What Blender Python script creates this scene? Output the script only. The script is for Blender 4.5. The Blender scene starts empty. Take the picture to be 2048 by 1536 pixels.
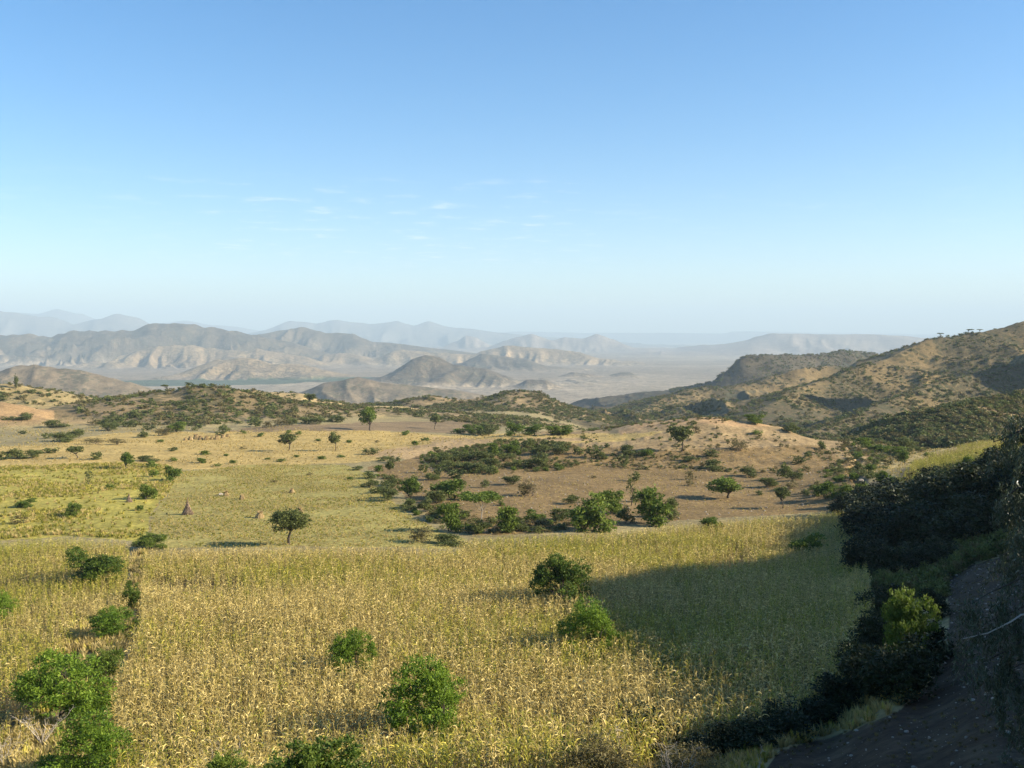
import bpy, math, random
import numpy as np

# ------------------------------------------------------------------ camera, sky, sun, exposure
scene = bpy.context.scene
F_PX = 1991.0                    # focal length in pixels of the 2048 px wide photograph
PITCH = math.atan(96.0 / F_PX)   # the horizon lies 96 px above the middle
cam_data = bpy.data.cameras.new("camera")
cam_data.sensor_width = 36.0
cam_data.lens = F_PX / 2048.0 * 36.0
cam_data.clip_start = 0.2
cam_data.clip_end = 200000.0
cam = bpy.data.objects.new("camera", cam_data)
scene.collection.objects.link(cam)
cam.location = (0, 0, 0)
cam.rotation_euler = (math.pi / 2 - PITCH, 0, 0)
scene.camera = cam

SUN_AZ = math.radians(98.0)     # clockwise from +Y (the view direction)
SUN_EL = math.radians(25.0)
SUN_DIR = np.array([math.cos(SUN_EL) * math.sin(SUN_AZ), math.cos(SUN_EL) * math.cos(SUN_AZ), math.sin(SUN_EL)])

world = bpy.data.worlds.new("World")
scene.world = world
world.use_nodes = True
wn = world.node_tree
wn.nodes.clear()
w_out = wn.nodes.new("ShaderNodeOutputWorld")
w_bg = wn.nodes.new("ShaderNodeBackground")
w_sky = wn.nodes.new("ShaderNodeTexSky")
w_sky.sky_type = 'NISHITA'
w_sky.sun_disc = False
w_sky.sun_elevation = SUN_EL
w_sky.sun_rotation = SUN_AZ
w_sky.altitude = 1500.0
w_sky.air_density = 1.0
w_sky.dust_density = 2.2
w_sky.ozone_density = 1.4
w_bg.inputs["Strength"].default_value = 0.094
# thin streaks of high cloud low in the sky, laid out by direction of view in the sky itself
w_tc = wn.nodes.new("ShaderNodeTexCoord")
w_sep = wn.nodes.new("ShaderNodeSeparateXYZ")
wn.links.new(w_tc.outputs["Generated"], w_sep.inputs[0])
def w_math(op, a, b=None, c=None, clamp=False):
    n = wn.nodes.new("ShaderNodeMath"); n.operation = op; n.use_clamp = clamp
    for i, v in enumerate((a, b, c)):
        if v is None: continue
        if isinstance(v, (int, float)): n.inputs[i].default_value = v
        else: wn.links.new(v, n.inputs[i])
    return n.outputs[0]
zc = w_math('MAXIMUM', w_sep.outputs[2], 0.02)
cx = w_math('DIVIDE', w_sep.outputs[0], zc)
cy = w_math('DIVIDE', w_sep.outputs[1], zc)
w_comb = wn.nodes.new("ShaderNodeCombineXYZ")
wn.links.new(cx, w_comb.inputs[0]); wn.links.new(cy, w_comb.inputs[1])
w_noise = wn.nodes.new("ShaderNodeTexNoise")
w_noise.inputs["Scale"].default_value = 2.4
w_noise.inputs["Detail"].default_value = 7.0
w_noise.inputs["Roughness"].default_value = 0.62
wn.links.new(w_comb.outputs[0], w_noise.inputs["Vector"])
def w_range(v, a, b, c, d):
    n = wn.nodes.new("ShaderNodeMapRange"); n.interpolation_type = 'SMOOTHSTEP'
    for k, x in zip(("From Min", "From Max", "To Min", "To Max"), (a, b, c, d)): n.inputs[k].default_value = x
    wn.links.new(v, n.inputs["Value"]); return n.outputs[0]
cl = w_range(w_noise.outputs[0], 0.52, 0.78, 0.0, 1.0)
band = w_math('MULTIPLY', w_range(w_sep.outputs[2], 0.05, 0.085, 0, 1), w_range(w_sep.outputs[2], 0.125, 0.17, 1, 0))
side = w_math('MULTIPLY', w_range(w_sep.outputs[0], -.42, -.22, .2, 1), w_range(w_sep.outputs[0], .03, .16, 1, .2))
cl = w_math('MULTIPLY', w_math('MULTIPLY', w_math('MULTIPLY', cl, band), side), 0.40)
w_mix = wn.nodes.new("ShaderNodeMix"); w_mix.data_type = 'RGBA'
wn.links.new(cl, w_mix.inputs["Factor"])
wn.links.new(w_sky.outputs[0], w_mix.inputs["A"])
w_mix.inputs["B"].default_value = (7.6, 7.2, 7.0, 1)
w_gam = wn.nodes.new("ShaderNodeHueSaturation")
w_gam.inputs["Hue"].default_value = 0.5
w_gam.inputs["Saturation"].default_value = 1.42
wn.links.new(w_mix.outputs["Result"], w_gam.inputs["Color"])
wn.links.new(w_gam.outputs[0], w_bg.inputs["Color"])
wn.links.new(w_bg.outputs[0], w_out.inputs[0])

sun_data = bpy.data.lights.new("sun", 'SUN')
sun_data.energy = 5.0
sun_data.angle = math.radians(0.55)
sun_data.color = (1.0, 0.885, 0.70)
sun = bpy.data.objects.new("sun", sun_data)
scene.collection.objects.link(sun)
sun.location = (300, -80, 400)
import mathutils
sun.rotation_euler = mathutils.Vector(tuple(SUN_DIR)).to_track_quat('Z', 'Y').to_euler()

scene.view_settings.view_transform = 'Standard'
scene.view_settings.look = 'None'
scene.view_settings.exposure = 1.22
scene.view_settings.gamma = 1.0
scene.view_settings.use_curve_mapping = False
scene.cycles.max_bounces = 6
scene.cycles.diffuse_bounces = 2
scene.cycles.transmission_bounces = 3
scene.cycles.transparent_max_bounces = 6
scene.cycles.volume_bounces = 0
scene.cycles.use_denoising = True
scene.render.film_transparent = False

C = scene.collection
RNG = np.random.default_rng(7)

# ------------------------------------------------------------------ small helpers
def tag(o, label=None, cat=None, group=None, kind=None):
    if label: o["label"] = label
    if cat: o["category"] = cat
    if group: o["group"] = group
    if kind: o["kind"] = kind
    return o

def hash2(ix, iy, seed):
    h = (ix.astype(np.int64) * 374761393 + iy.astype(np.int64) * 668265263 + seed * 974634777) & 0xFFFFFFFF
    h = ((h ^ (h >> 13)) * 1274126177) & 0xFFFFFFFF
    h = (h ^ (h >> 16)) & 0xFFFFFFFF
    return h / 4294967295.0

def vnoise(x, y, seed=0):
    ix = np.floor(x); iy = np.floor(y)
    fx = x - ix; fy = y - iy
    fx = fx * fx * fx * (fx * (fx * 6 - 15) + 10); fy = fy * fy * fy * (fy * (fy * 6 - 15) + 10)
    a = hash2(ix, iy, seed); b = hash2(ix + 1, iy, seed); c = hash2(ix, iy + 1, seed); d = hash2(ix + 1, iy + 1, seed)
    return (a * (1 - fx) + b * fx) * (1 - fy) + (c * (1 - fx) + d * fx) * fy

def fbm(x, y, lam, octs=4, seed=0, gain=0.5):
    s = 0.0; amp = 1.0; tot = 0.0
    x = x / lam; y = y / lam
    for k in range(octs):
        s = s + amp * (vnoise(x, y, seed + k * 17) * 2 - 1); tot += amp
        x, y = 1.6 * x + 1.2 * y + 3.1, -1.2 * x + 1.6 * y + 7.7
        amp *= gain
    return s / tot

def ridged(x, y, lam, octs=3, seed=0):
    s = 0.0; amp = 1.0; tot = 0.0
    x = x / lam; y = y / lam
    for k in range(octs):
        n = 1 - np.abs(vnoise(x, y, seed + k * 13) * 2 - 1) * 1.6
        s = s + amp * n; tot += amp
        x, y = 1.7 * x + 1.1 * y + 1.3, -1.1 * x + 1.7 * y + 5.1
        amp *= 0.5
    return s / tot

CP, SP = math.cos(PITCH), math.sin(PITCH)
def to_px(x, y, z):
    """world point -> pixel of the photograph"""
    d = y * CP - z * SP
    u = y * SP + z * CP
    d = np.where(d > 0.5, d, 0.5)
    return 1024 + F_PX * x / d, 768 - F_PX * u / d

def ray(px, py):
    a = (np.asarray(px, float) - 1024) / F_PX; b = (768 - np.asarray(py, float)) / F_PX
    y = CP + b * SP; z = -SP + b * CP
    return a / y, z / y          # slope in x and z per metre of depth

# ------------------------------------------------------------------ the lie of the land
K = 1.3
_R = np.array([0, 20, 40, 60, 80, 100, 130, 170, 220, 300, 400, 550, 750, 1000, 1500, 2600, 3600], float) * K
_R[-1] = 4400; _R[-2] = 3300
_AZ = np.radians([-60, -27, -12, 0, 9, 17, 22, 27, 36, 60])
_Z = np.array([
 [-1.7,-9.5,-18,-21,-23,-25,-27,-28.5,-29.5,-31.5,-35,-42,-60, -95,-150,-190,-193],
 [-1.7,-9.5,-18,-21,-23,-25,-27,-28.5,-29.5,-31.5,-35,-42,-60, -95,-150,-190,-193],
 [-1.7,-9.5,-18,-21,-23,-25,-27,-28.8,-30.5,-33,-36,-42,-60, -95,-150,-190,-193],
 [-1.7,-9.5,-17.6,-21,-23,-25,-27,-28.8,-30.5,-34,-39,-47,-58,-95,-150,-190,-193],
 [-1.7,-11,-17.6,-20.5,-22.6,-24.8,-27,-29.4,-31,-35,-46,-60,-84,-116,-150,-190,-193],
 [-1.7,-11,-16.4,-19.2,-21.6,-24.3,-27,-28.9,-31,-38,-52,-68,-86,-112,-150,-190,-193],
 [-1.7,-10.2,-14.6,-17.2,-19.8,-22.5,-25.5,-27.5,-30,-37,-50,-64,-76,-95,-140,-185,-193],
 [-1.7,-9.4,-12.9,-15,-17,-19.2,-22,-23.6,-25,-30,-44,-56,-62,-60,-90,-170,-193],
 [-1.7,-7.5,-10,-11,-12,-13,-14,-15,-17,-22,-36,-44,-44,-40,-60,-150,-193],
 [-1.7,-4,-5,-4,-2,0,2,2,0,-8,-18,-25,-25,-20,-40,-150,-193]], float) * K
_Z[:, 0] = -1.7

def base_height(x, y):
    r = np.hypot(x, y); az = np.arctan2(x, y)
    az = np.clip(az, _AZ[0], _AZ[-1])
    ia = np.clip(np.searchsorted(_AZ, az) - 1, 0, len(_AZ) - 2)
    fa = (az - _AZ[ia]) / (_AZ[ia + 1] - _AZ[ia]); fa = fa * fa * (3 - 2 * fa)
    rr = np.clip(r, 0, _R[-1] - 1e-3)
    ir = np.clip(np.searchsorted(_R, rr, side='right') - 1, 0, len(_R) - 2)
    fr = (rr - _R[ir]) / (_R[ir + 1] - _R[ir])
    # cubic Hermite along the radius
    def col(i):
        z0 = _Z[i, ir]; z1 = _Z[i, ir + 1]
        im = np.maximum(ir - 1, 0); ip = np.minimum(ir + 2, len(_R) - 1)
        m0 = (z1 - _Z[i, im]) / (_R[ir + 1] - _R[im]); m1 = (_Z[i, ip] - z0) / (_R[ip] - _R[ir])
        h = _R[ir + 1] - _R[ir]; t = fr
        return ((2*t**3 - 3*t**2 + 1) * z0 + (t**3 - 2*t**2 + t) * h * m0 + (-2*t**3 + 3*t**2) * z1 + (t**3 - t**2) * h * m1)
    return col(ia) * (1 - fa) + col(ia + 1) * fa

# a ridge: crest points (px, py, depth in m), width in front of and behind the crest, shape power, gully wavelength and depth
RIDGES = []
def ridge(name, pts, D, wf, wb=None, power=1.3, gully=(0, 0), slant=0.0, col=0, near=False):
    k = K if near else 1.0
    P = []
    for p in pts:
        d = (p[2] if len(p) > 2 else D) * k
        sx, sz = ray(p[0], p[1])
        P.append((sx * d, d, sz * d))
    RIDGES.append(dict(name=name, P=np.array(P), wf=wf * k, wb=(wb or wf) * k, power=power, gully=gully, slant=slant, col=col))

# farthest first
ridge("mountain", [(-500,640),(-200,628),(0,628),(60,624),(109,619),(164,624),(200,640),(280,652),(362,640),(444,649),(540,664)], 30000, 5500, 5500, 1.1, (1500, .18), col=5)
ridge("mountain", [(-600,600),(-300,604),(-150,610),(0,616),(45,629),(100,632),(150,646),(191,638),(236,624),(273,636),(307,648),(380,675)], 21500, 4000, 4000, 1.2, (1300, .2), col=5)
ridge("mountain", [(480,670),(530,658),(581,641),(632,646),(670,638),(740,646),(793,641),(827,650),(858,641),(899,652),(940,655),(1008,664),(1100,673)], 23500, 4200, 4200, 1.2, (1300, .2), col=5)
ridge("plateau", [(880,673),(1040,662),(1110,664),(1207,664),(1380,666),(1454,667),(1464,662),(1536,662),(1640,666),(1861,668),(2048,668),(2900,668)], 34000, 3000, 6000, 0.8, (2000, .1), col=5)
ridge("mountain", [(885,694),(910,681),(933,670),(952,674),(980,690)], 17000, 1300, 1500, 1.2, (700, .2), col=4)
ridge("mountain", [(975,694),(1010,680),(1035,673),(1063,667),(1105,680),(1131,673),(1165,676),(1193,668),(1225,678),(1265,696)], 15500, 1600, 2000, 1.2, (800, .22), col=4)
ridge("plateau", [(1375,703),(1430,692),(1485,683),(1515,672),(1543,664),(1575,667),(1660,667),(1758,668),(1860,675),(2000,682),(2300,690)], 14500, 3200, 4000, 1.05, (900, .25), col=4)
ridge("hill", [(-400,680),(-200,672),(0,671),(60,666),(80,670),(103,671),(140,659),(200,660),(270,659),(297,646),(340,646),(403,650),(441,657),(513,669),(580,682),(650,706)], 9300, 1500, 2200, 1.05, (420, .62), slant=.8, col=3)
ridge("hill", [(480,685),(520,668),(560,660),(602,654),(636,660),(650,664),(670,664),(704,665),(748,683),(793,686),(851,694),(953,706),(1020,718)], 10600, 1500, 2000, 1.05, (460, .6), slant=.7, col=3)
ridge("hill", [(262,706),(301,691),(376,689),(445,698),(496,700),(513,696),(554,703),(610,712),(660,730)], 8100, 620, 700, 1.0, (330, .3), col=2)
ridge("hill", [(635,722),(650,708),(677,705),(700,705),(748,717),(793,699),(830,700),(900,706),(985,712)], 8800, 800, 700, 1.05, (350, .35), col=2)
ridge("hill", [(330,760),(370,742),(431,718),(470,716),(500,714),(547,728),(602,727),(650,740),(710,752)], 6050, 620, 700, 1.2, (300, .33), slant=.3, col=2)
ridge("hill", [(925,725),(964,706),(1005,711),(1049,717),(1095,732)], 7400, 520, 600, 1.1, (260, .25), col=3)
ridge("hill", [(940,715),(964,703),(1008,691),(1042,693),(1107,698),(1159,703),(1200,716)], 8900, 620, 700, 1.0, (300, .3), col=2)
ridge("hill", [(1110,757),(1145,743),(1186,748),(1210,752),(1241,745),(1261,744),(1285,757)], 6100, 240, 240, 1.2, (150, .2), col=3)
ridge("hill", [(745,762),(783,744),(827,717),(851,710),(878,713),(906,727),(935,731),(970,735),(1008,750),(1035,766)], 5200, 560, 700, 1.15, (330, .25), slant=.3, col=3)
ridge("hill", [(1030,769),(1056,757),(1090,758),(1120,773)], 4750, 170, 200, 1.2, (120, .2), col=3)
ridge("hill", [(560,792),(598,785),(649,765),(700,755),(717,754),(765,765),(834,772),(902,778),(975,790)], 3300, 420, 500, 1.15, (220, .22), col=6)
ridge("hill", [(-300,745),(-100,745),(0,741),(34,731),(85,731),(171,744),(256,765),(328,785),(380,800)], 2700, 560, 600, 1.1, (260, .18), col=6)
# the hills round the valley (distances are scaled by K)
ridge("hill", [(1405,775,1850),(1423,764,1800),(1452,742,1780),(1481,722,1780),(1502,713,1800),(1536,711,1800),(1605,709,1850),(1666,704,1900),(1710,701,1950),(1741,704,1950),(1772,715,1950),(1850,740,1950)], 1800, 240, 500, 0.85, (240, .07), col=7, near=True)
ridge("hill", [(1760,722,1300),(1700,732,1280),(1660,730,1260),(1615,733,1240),(1553,747,1220),(1502,764,1200),(1440,772,1180),(1382,778,1160),(1330,793,1120),(1289,815,1080),(1240,842,1020),(1205,868,960)], 1200, 230, 420, 1.05, (120, .26), slant=.4, col=8, near=True)
ridge("hill", [(2800,540,1150),(2400,590,1050),(2200,622,1000),(2048,644,960),(1960,661,940),(1861,679,920),(1800,705,900),(1772,718,890),(1707,738,860),(1656,757,830),(1587,779,780),(1519,819,700),(1480,845,650)], 900, 280, 520, 1.15, (120, .3), slant=.5, col=8, near=True)
ridge("hill", [(2100,722,760),(2000,735,740),(1930,750,710),(1870,765,690),(1820,784,660),(1760,808,620),(1690,836,580),(1620,862,540)], 700, 110, 130, 1.2, (70, .25), slant=.3, col=8, near=True)
ridge("hill", [(2600,740,420),(2300,768,410),(2130,784,400),(2048,789,395),(1990,794,390),(1935,804,380),(1890,822,370),(1850,850,360)], 390, 95, 130, 1.2, (50, .2), col=9, near=True)
ridge("hill", [(690,836,700),(724,818,730),(765,809),(817,799),(858,792),(919,799),(970,794),(1012,784),(1042,782),(1080,785),(1107,799),(1142,815),(1193,828),(1235,842)], 760, 190, 260, 1.1, (75, .2), col=9, near=True)
ridge("hill", [(440,790),(475,779),(506,778),(533,782),(598,787),(650,802),(690,812)], 640, 90, 120, 1.2, (50, .2), col=1, near=True)
ridge("hill", [(160,850,420),(200,826,430),(256,804,450),(300,792,465),(342,784),(376,772),(410,772),(440,775),(472,779),(533,799),(602,808),(700,826),(760,842)], 480, 105, 150, 1.05, (55, .16), col=9, near=True)
ridge("hill", [(-500,740),(-200,758),(-60,765),(0,766),(34,768),(68,776),(113,785),(164,799),(205,813),(232,832)], 540, 120, 160, 1.1, (60, .16), col=10, near=True)
ridge("hill", [(-300,790,420),(-100,797,420),(0,802,425),(40,809,430),(80,821,430),(120,838,430)], 430, 70, 60, 1.2, (40, .1), col=11, near=True)
ridge("mound", [(1215,862,300),(1265,849,300),(1300,844,298),(1348,838,295),(1400,834),(1440,836),(1485,843),(1553,852),(1594,868),(1622,888)], 290, 95, 75, 1.0, (34, .05), col=12, near=True)
ridge("hill", [(2310,590,760),(2430,450,740),(2650,320,720),(2950,270,700),(3300,250,680)], 700, 190, 180, 1.1, (90, .1), col=8, near=True)
# the slope out of the picture on the right, whose shadow lies over the field
RIDGES.append(dict(name="hillside", P=np.array([(60,-180,48),(130,-130,50),(165,-60,78),(165,-5,70),(165,15,61),(165,27,52.5),(163,44,47),(160,92,43.6),(158,110,35),(157,129,22),(156,148,8),(154,186,-1),(150,235,-26),(150,300,-42)], float),
                   wf=95, wb=120, power=1.25, gully=(0, 0), slant=0, col=13))

def ridge_height(R, x, y, zb):
    """height of one ridge above the base at the points, and how far down its flank they are"""
    P = R["P"]
    W = max(R["wf"], R["wb"]) * 1.25
    m = (x > P[:, 0].min() - W) & (x < P[:, 0].max() + W) & (y > P[:, 1].min() - W) & (y < P[:, 1].max() + W)
    h = np.zeros_like(x)
    if not m.any(): return h
    X = x[m]; Y = y[m]
    best = np.full(X.shape, 1e18); side = np.zeros_like(X); acc = np.zeros_like(X); wsum = np.zeros_like(X)
    far = R["name"] == "hillside"
    ax = P[-1, :2] - P[0, :2]; ax = ax / np.hypot(*ax)
    s_at = (X - P[0, 0]) * ax[0] + (Y - P[0, 1]) * ax[1]
    for i in range(len(P) - 1):
        a = P[i]; b = P[i + 1]
        dx, dy = b[0] - a[0], b[1] - a[1]; L2 = dx * dx + dy * dy; L = math.sqrt(L2)
        t = np.clip(((X - a[0]) * dx + (Y - a[1]) * dy) / L2, 0, 1)
        qx = a[0] + t * dx; qy = a[1] + t * dy
        d2 = (X - qx) ** 2 + (Y - qy) ** 2
        u = d2 < best
        best = np.where(u, d2, best)
        wt = L * (d2 + (0.02 * W) ** 2) ** -2.5
        acc += wt * (a[2] + t * (b[2] - a[2])); wsum += wt
        front = (qx - X) if far else (qy - Y)
        side = np.where(u, front, side)
    cz = acc / wsum
    d = np.sqrt(best)
    wmix = 0.5 + 0.5 * np.clip(side / (d + 0.01 * W) * 1.5, -1, 1)
    w = R["wf"] * wmix + R["wb"] * (1 - wmix)
    w = w * (1 + 0.22 * fbm(X, Y, w.mean() * 1.2, 3, seed=11))
    t = d / w
    rel = np.maximum(cz - zb[m], 0)
    g_l, g_a = R["gully"]
    tt = np.clip(1 - t, 0, 1)
    prof = 1 - (1 - tt) ** R["power"]
    prof = tt ** R["power"] * (1 - 0.35) + 0.35 * tt * tt * (3 - 2 * tt)
    hh = rel * prof
    if g_l:
        s = s_at + R["slant"] * d + 0.9 * g_l * fbm(X, Y, g_l * 2.4, 3, seed=31)
        v1 = vnoise(s / (g_l * .5), d / (g_l * 4), 5) * 2 - 1; v2 = vnoise(s / (g_l * .23) + 9, d / (g_l * 2), 6) * 2 - 1
        gu = 1 - (1.3 * np.abs(v1) ** .9 + .6 * np.abs(v2) ** .9 + .35 * (1 - ridged(X, Y, g_l * 0.4, 3, seed=21)))
        env = np.clip(t * 3.0, 0, 1) * np.clip((1 - t) * 2.2, 0, 1) ** 0.7
        hh = hh - rel * g_a * 1.15 * env * (1 - gu)
        hh = hh - rel * 0.05 * env * (1 - ridged(X, Y, g_l * .16, 3, seed=88))
        hh = hh + rel * 0.05 * fbm(X, Y, g_l * 0.45, 4, seed=77) * np.clip(prof * 3, 0, 1)
    h[m] = np.maximum(hh, 0)
    return h

def height(x, y, want_id=False):
    x = np.asarray(x, float); y = np.asarray(y, float)
    zb = base_height(x, y)
    r = np.hypot(x, y)
    zb = zb + fbm(x, y, 60, 3, 3) * np.clip((r - 45) / 300, 0, 1) * 1.3 + fbm(x, y, 500, 3, 4) * np.clip((r - 900) / 3000, 0, 1) * 7
    zb = zb + fbm(x, y, 7, 3, 9) * 0.12 * np.clip((r - 4) / 20, 0, 1)
    best = np.zeros_like(x); ids = np.full(x.shape, -1)
    acc = np.zeros_like(x)
    for i, R in enumerate(RIDGES):
        h = ridge_height(R, x, y, zb)
        acc += h ** 5
        u = h > best
        best = np.where(u, h, best); ids = np.where(u, i, ids)
    hh = acc ** 0.2
    z = zb + hh
    if want_id: return z, ids, best
    return z

# a table of the near ground for quick ray hits
def hit(px, py, dmin=20.0, dmax=3500.0, n=900, lift=0.0):
    """where the line of sight through a photograph pixel meets the ground"""
    px = np.atleast_1d(np.asarray(px, float)); py = np.atleast_1d(np.asarray(py, float))
    sx, sz = ray(px, py)
    ds = dmin * (dmax / dmin) ** (np.arange(n) / (n - 1.0))
    out = np.zeros((len(px), 3)); ok = np.zeros(len(px), bool)
    CH = 400
    for c0 in range(0, len(px), CH):
        a = sx[c0:c0 + CH, None] * ds[None, :]; b = np.repeat(ds[None, :], a.shape[0], 0)
        zt = height(a.ravel(), b.ravel()).reshape(a.shape) + lift
        zr = sz[c0:c0 + CH, None] * ds[None, :]
        below = zr < zt
        j = np.argmax(below, 1); good = below.any(1) & (j > 0)
        j = np.maximum(j, 1); k = np.arange(len(j))
        g0 = (zr - zt)[k, j - 1]; g1 = (zr - zt)[k, j]
        f = np.clip(g0 / (g0 - g1 + 1e-12), 0, 1)
        d = ds[j - 1] + f * (ds[j] - ds[j - 1])
        out[c0:c0 + CH, 0] = sx[c0:c0 + CH] * d; out[c0:c0 + CH, 1] = d
        ok[c0:c0 + CH] = good
    out[:, 2] = height(out[:, 0], out[:, 1])
    return out, ok
def inpoly(px, py, poly):
    r = np.zeros(np.shape(px), bool)
    n = len(poly)
    for i in range(n):
        x1, y1 = poly[i]; x2, y2 = poly[(i + 1) % n]
        if y1 == y2: continue
        c = ((y1 > py) != (y2 > py)) & (px < (x2 - x1) * (py - y1) / (y2 - y1) + x1)
        r ^= c
    return r

# ------------------------------------------------------------------ field boundaries (seen from the camera, then fixed to the ground)
MAIZE_MAIN = [(290,1100),(600,1094),(830,1096),(905,1096),(950,1078),(1100,1070),(1300,1058),(1480,1040),(1600,1030),(1690,1022),(1760,1060),(1735,1130),(1745,1215),(1700,1300),(1640,1385),(1520,1420),(1400,1440),(1280,1480),(1180,1545),(1080,1580),(700,1590),(245,1590),(228,1500),(216,1420),(238,1340),(258,1290),(276,1220),(284,1150)]
MAIZE_LEFT = [(-60,1085),(120,1070),(256,1080),(254,1190),(225,1212),(172,1218),(132,1262),(104,1300),(90,1340),(75,1400),(60,1470),(40,1490),(-80,1500)]
MAIZE_RIGHT = [(1815,930),(1850,908),(1920,890),(1990,874),(2060,866),(2200,850),(2300,900),(2060,928),(2000,934),(1960,946),(1900,952),(1850,958),(1790,962)]
YELLOW_FIELD = [(-60,935),(120,930),(250,925),(335,930),(350,960),(330,1000),(300,1040),(280,1085),(262,1080),(120,1070),(-60,1085)]
GREEN_FIELD = [(350,945),(500,930),(690,930),(728,945),(760,985),(820,1030),(880,1062),(935,1078),(900,1096),(600,1092),(290,1096),(300,1045),(335,1000)]
STRAW = [(-60,935),(-60,895),(100,888),(210,868),(330,862),(420,868),(560,852),(700,858),(850,868),(900,872),(960,868),(1100,870),(1240,868),(1330,862),(1250,880),(1100,888),(960,890),(860,905),(800,915),(720,925),(560,932),(350,940),(240,925),(120,930)]
ORANGE = [(770,900),(860,888),(860,872),(960,878),(1100,874),(1200,878),(1100,886),(900,900),(830,918),(770,916),(735,912)]
PLOUGH = [(430,866),(560,852),(740,846),(870,840),(990,846),(1010,862),(900,866),(760,862),(600,860)]
BROWN = [(735,935),(900,900),(1100,888),(1300,900),(1500,895),(1640,890),(1700,930),(1730,990),(1690,1020),(1480,1035),(1200,1056),(1000,1070),(940,1070),(860,1030),(780,970)]
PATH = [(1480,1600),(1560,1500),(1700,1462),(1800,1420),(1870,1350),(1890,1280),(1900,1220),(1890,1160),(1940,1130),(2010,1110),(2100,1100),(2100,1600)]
GRASS_R = [(1730,930),(1760,890),(1880,885),(1960,872),(2060,850),(2060,866),(1990,874),(1920,890),(1850,908),(1815,930),(1790,962),(1740,965)]
# ------------------------------------------------------------------ materials
def new_mat(name):
    m = bpy.data.materials.new(name); m.use_nodes = True
    m.node_tree.nodes.clear()
    return m, m.node_tree.nodes, m.node_tree.links

def nd(nodes, kind, **kw):
    n = nodes.new(kind)
    for k, v in kw.items(): setattr(n, k, v)
    return n

def ground_material(name, bump=1.0, speck=None, fine=True):
    m, N, L = new_mat(name)
    out = nd(N, "ShaderNodeOutputMaterial"); bs = nd(N, "ShaderNodeBsdfPrincipled")
    bs.inputs["Roughness"].default_value = 0.95; bs.inputs["Specular IOR Level"].default_value = 0.15
    att = nd(N, "ShaderNodeAttribute", attribute_name="albedo")
    geo = nd(N, "ShaderNodeNewGeometry")
    def noise(scale, detail, rough=0.6):
        t = nd(N, "ShaderNodeTexNoise"); t.inputs["Scale"].default_value = scale
        t.inputs["Detail"].default_value = detail; t.inputs["Roughness"].default_value = rough
        L.new(geo.outputs["Position"], t.inputs["Vector"]); return t
    def rng(v, a, b, c, d):
        t = nd(N, "ShaderNodeMapRange")
        for k, x in zip(("From Min", "From Max", "To Min", "To Max"), (a, b, c, d)): t.inputs[k].default_value = x
        L.new(v, t.inputs["Value"]); return t.outputs[0]
    def mul(a, b):
        t = nd(N, "ShaderNodeMath", operation='MULTIPLY'); L.new(a, t.inputs[0]); L.new(b, t.inputs[1]); return t.outputs[0]
    scales = [(0.9, 5, .55, 1.45), (0.09, 5, .75, 1.25)] if fine else [(0.03, 6, .55, 1.45), (0.004, 5, .8, 1.2)]
    f = None
    for s, dt, lo, hi in scales:
        v = rng(noise(s, dt, .65).outputs[0], .3, .7, lo, hi)
        f = v if f is None else mul(f, v)
    if speck:
        vor = nd(N, "ShaderNodeTexVoronoi"); vor.inputs["Scale"].default_value = speck[0]
        L.new(geo.outputs["Position"], vor.inputs["Vector"])
        dens = rng(noise(speck[0] * .12, 3).outputs[0], .35, .65, .12, .62)
        lt = nd(N, "ShaderNodeMath", operation='LESS_THAN'); L.new(vor.outputs["Distance"], lt.inputs[0]); L.new(dens, lt.inputs[1])
        g = nd(N, "ShaderNodeSeparateXYZ")
    mixc = nd(N, "ShaderNodeVectorMath", operation='SCALE')
    L.new(att.outputs["Color"], mixc.inputs[0]); L.new(f, mixc.inputs["Scale"])
    col = mixc.outputs[0]
    # a second tone: patches of bare soil / dry grass
    mx = nd(N, "ShaderNodeMix", data_type='RGBA')
    L.new(rng(noise(0.35 if fine else .012, 5, .7).outputs[0], .52, .62, 0, .55), mx.inputs["Factor"])
    L.new(col, mx.inputs["A"])
    att2 = nd(N, "ShaderNodeAttribute", attribute_name="albedo2")
    sc2 = nd(N, "ShaderNodeVectorMath", operation='SCALE'); L.new(att2.outputs["Color"], sc2.inputs[0]); L.new(f, sc2.inputs["Scale"])
    L.new(sc2.outputs[0], mx.inputs["B"])
    col = mx.outputs["Result"]
    if speck:
        m2 = nd(N, "ShaderNodeMix", data_type='RGBA'); L.new(lt.outputs[0], m2.inputs["Factor"])
        L.new(col, m2.inputs["A"]); m2.inputs["B"].default_value = (*speck[1], 1)
        mm = nd(N, "ShaderNodeMath", operation='MULTIPLY'); L.new(lt.outputs[0], mm.inputs[0])
        a3 = nd(N, "ShaderNodeAttribute", attribute_name="bushy"); L.new(a3.outputs["Fac"], mm.inputs[1])
        L.new(mm.outputs[0], m2.inputs["Factor"])
        col = m2.outputs["Result"]
    L.new(col, bs.inputs["Base Color"])
    bp = nd(N, "ShaderNodeBump"); bp.inputs["Strength"].default_value = 0.8
    bp.inputs["Distance"].default_value = (0.35 if fine else 9.0) * bump
    L.new(noise(1.3 if fine else 0.035, 6, .7).outputs[0], bp.inputs["Height"])
    L.new(bp.outputs[0], bs.inputs["Normal"])
    L.new(bs.outputs[0], out.inputs[0])
    return m

MAT_GROUND = ground_material("field_soil", 1.0)
MAT_HILL = ground_material("hill_scrub", 1.0, speck=(0.16, (0.055, 0.06, 0.028)))
MAT_MID = ground_material("hill_scrub_far", 0.6, speck=(0.07, (0.07, 0.075, 0.045)), fine=False)
MAT_FAR = ground_material("mountain_slope", 1.6, speck=(0.045, (0.075, 0.075, 0.05)), fine=False)

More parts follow.
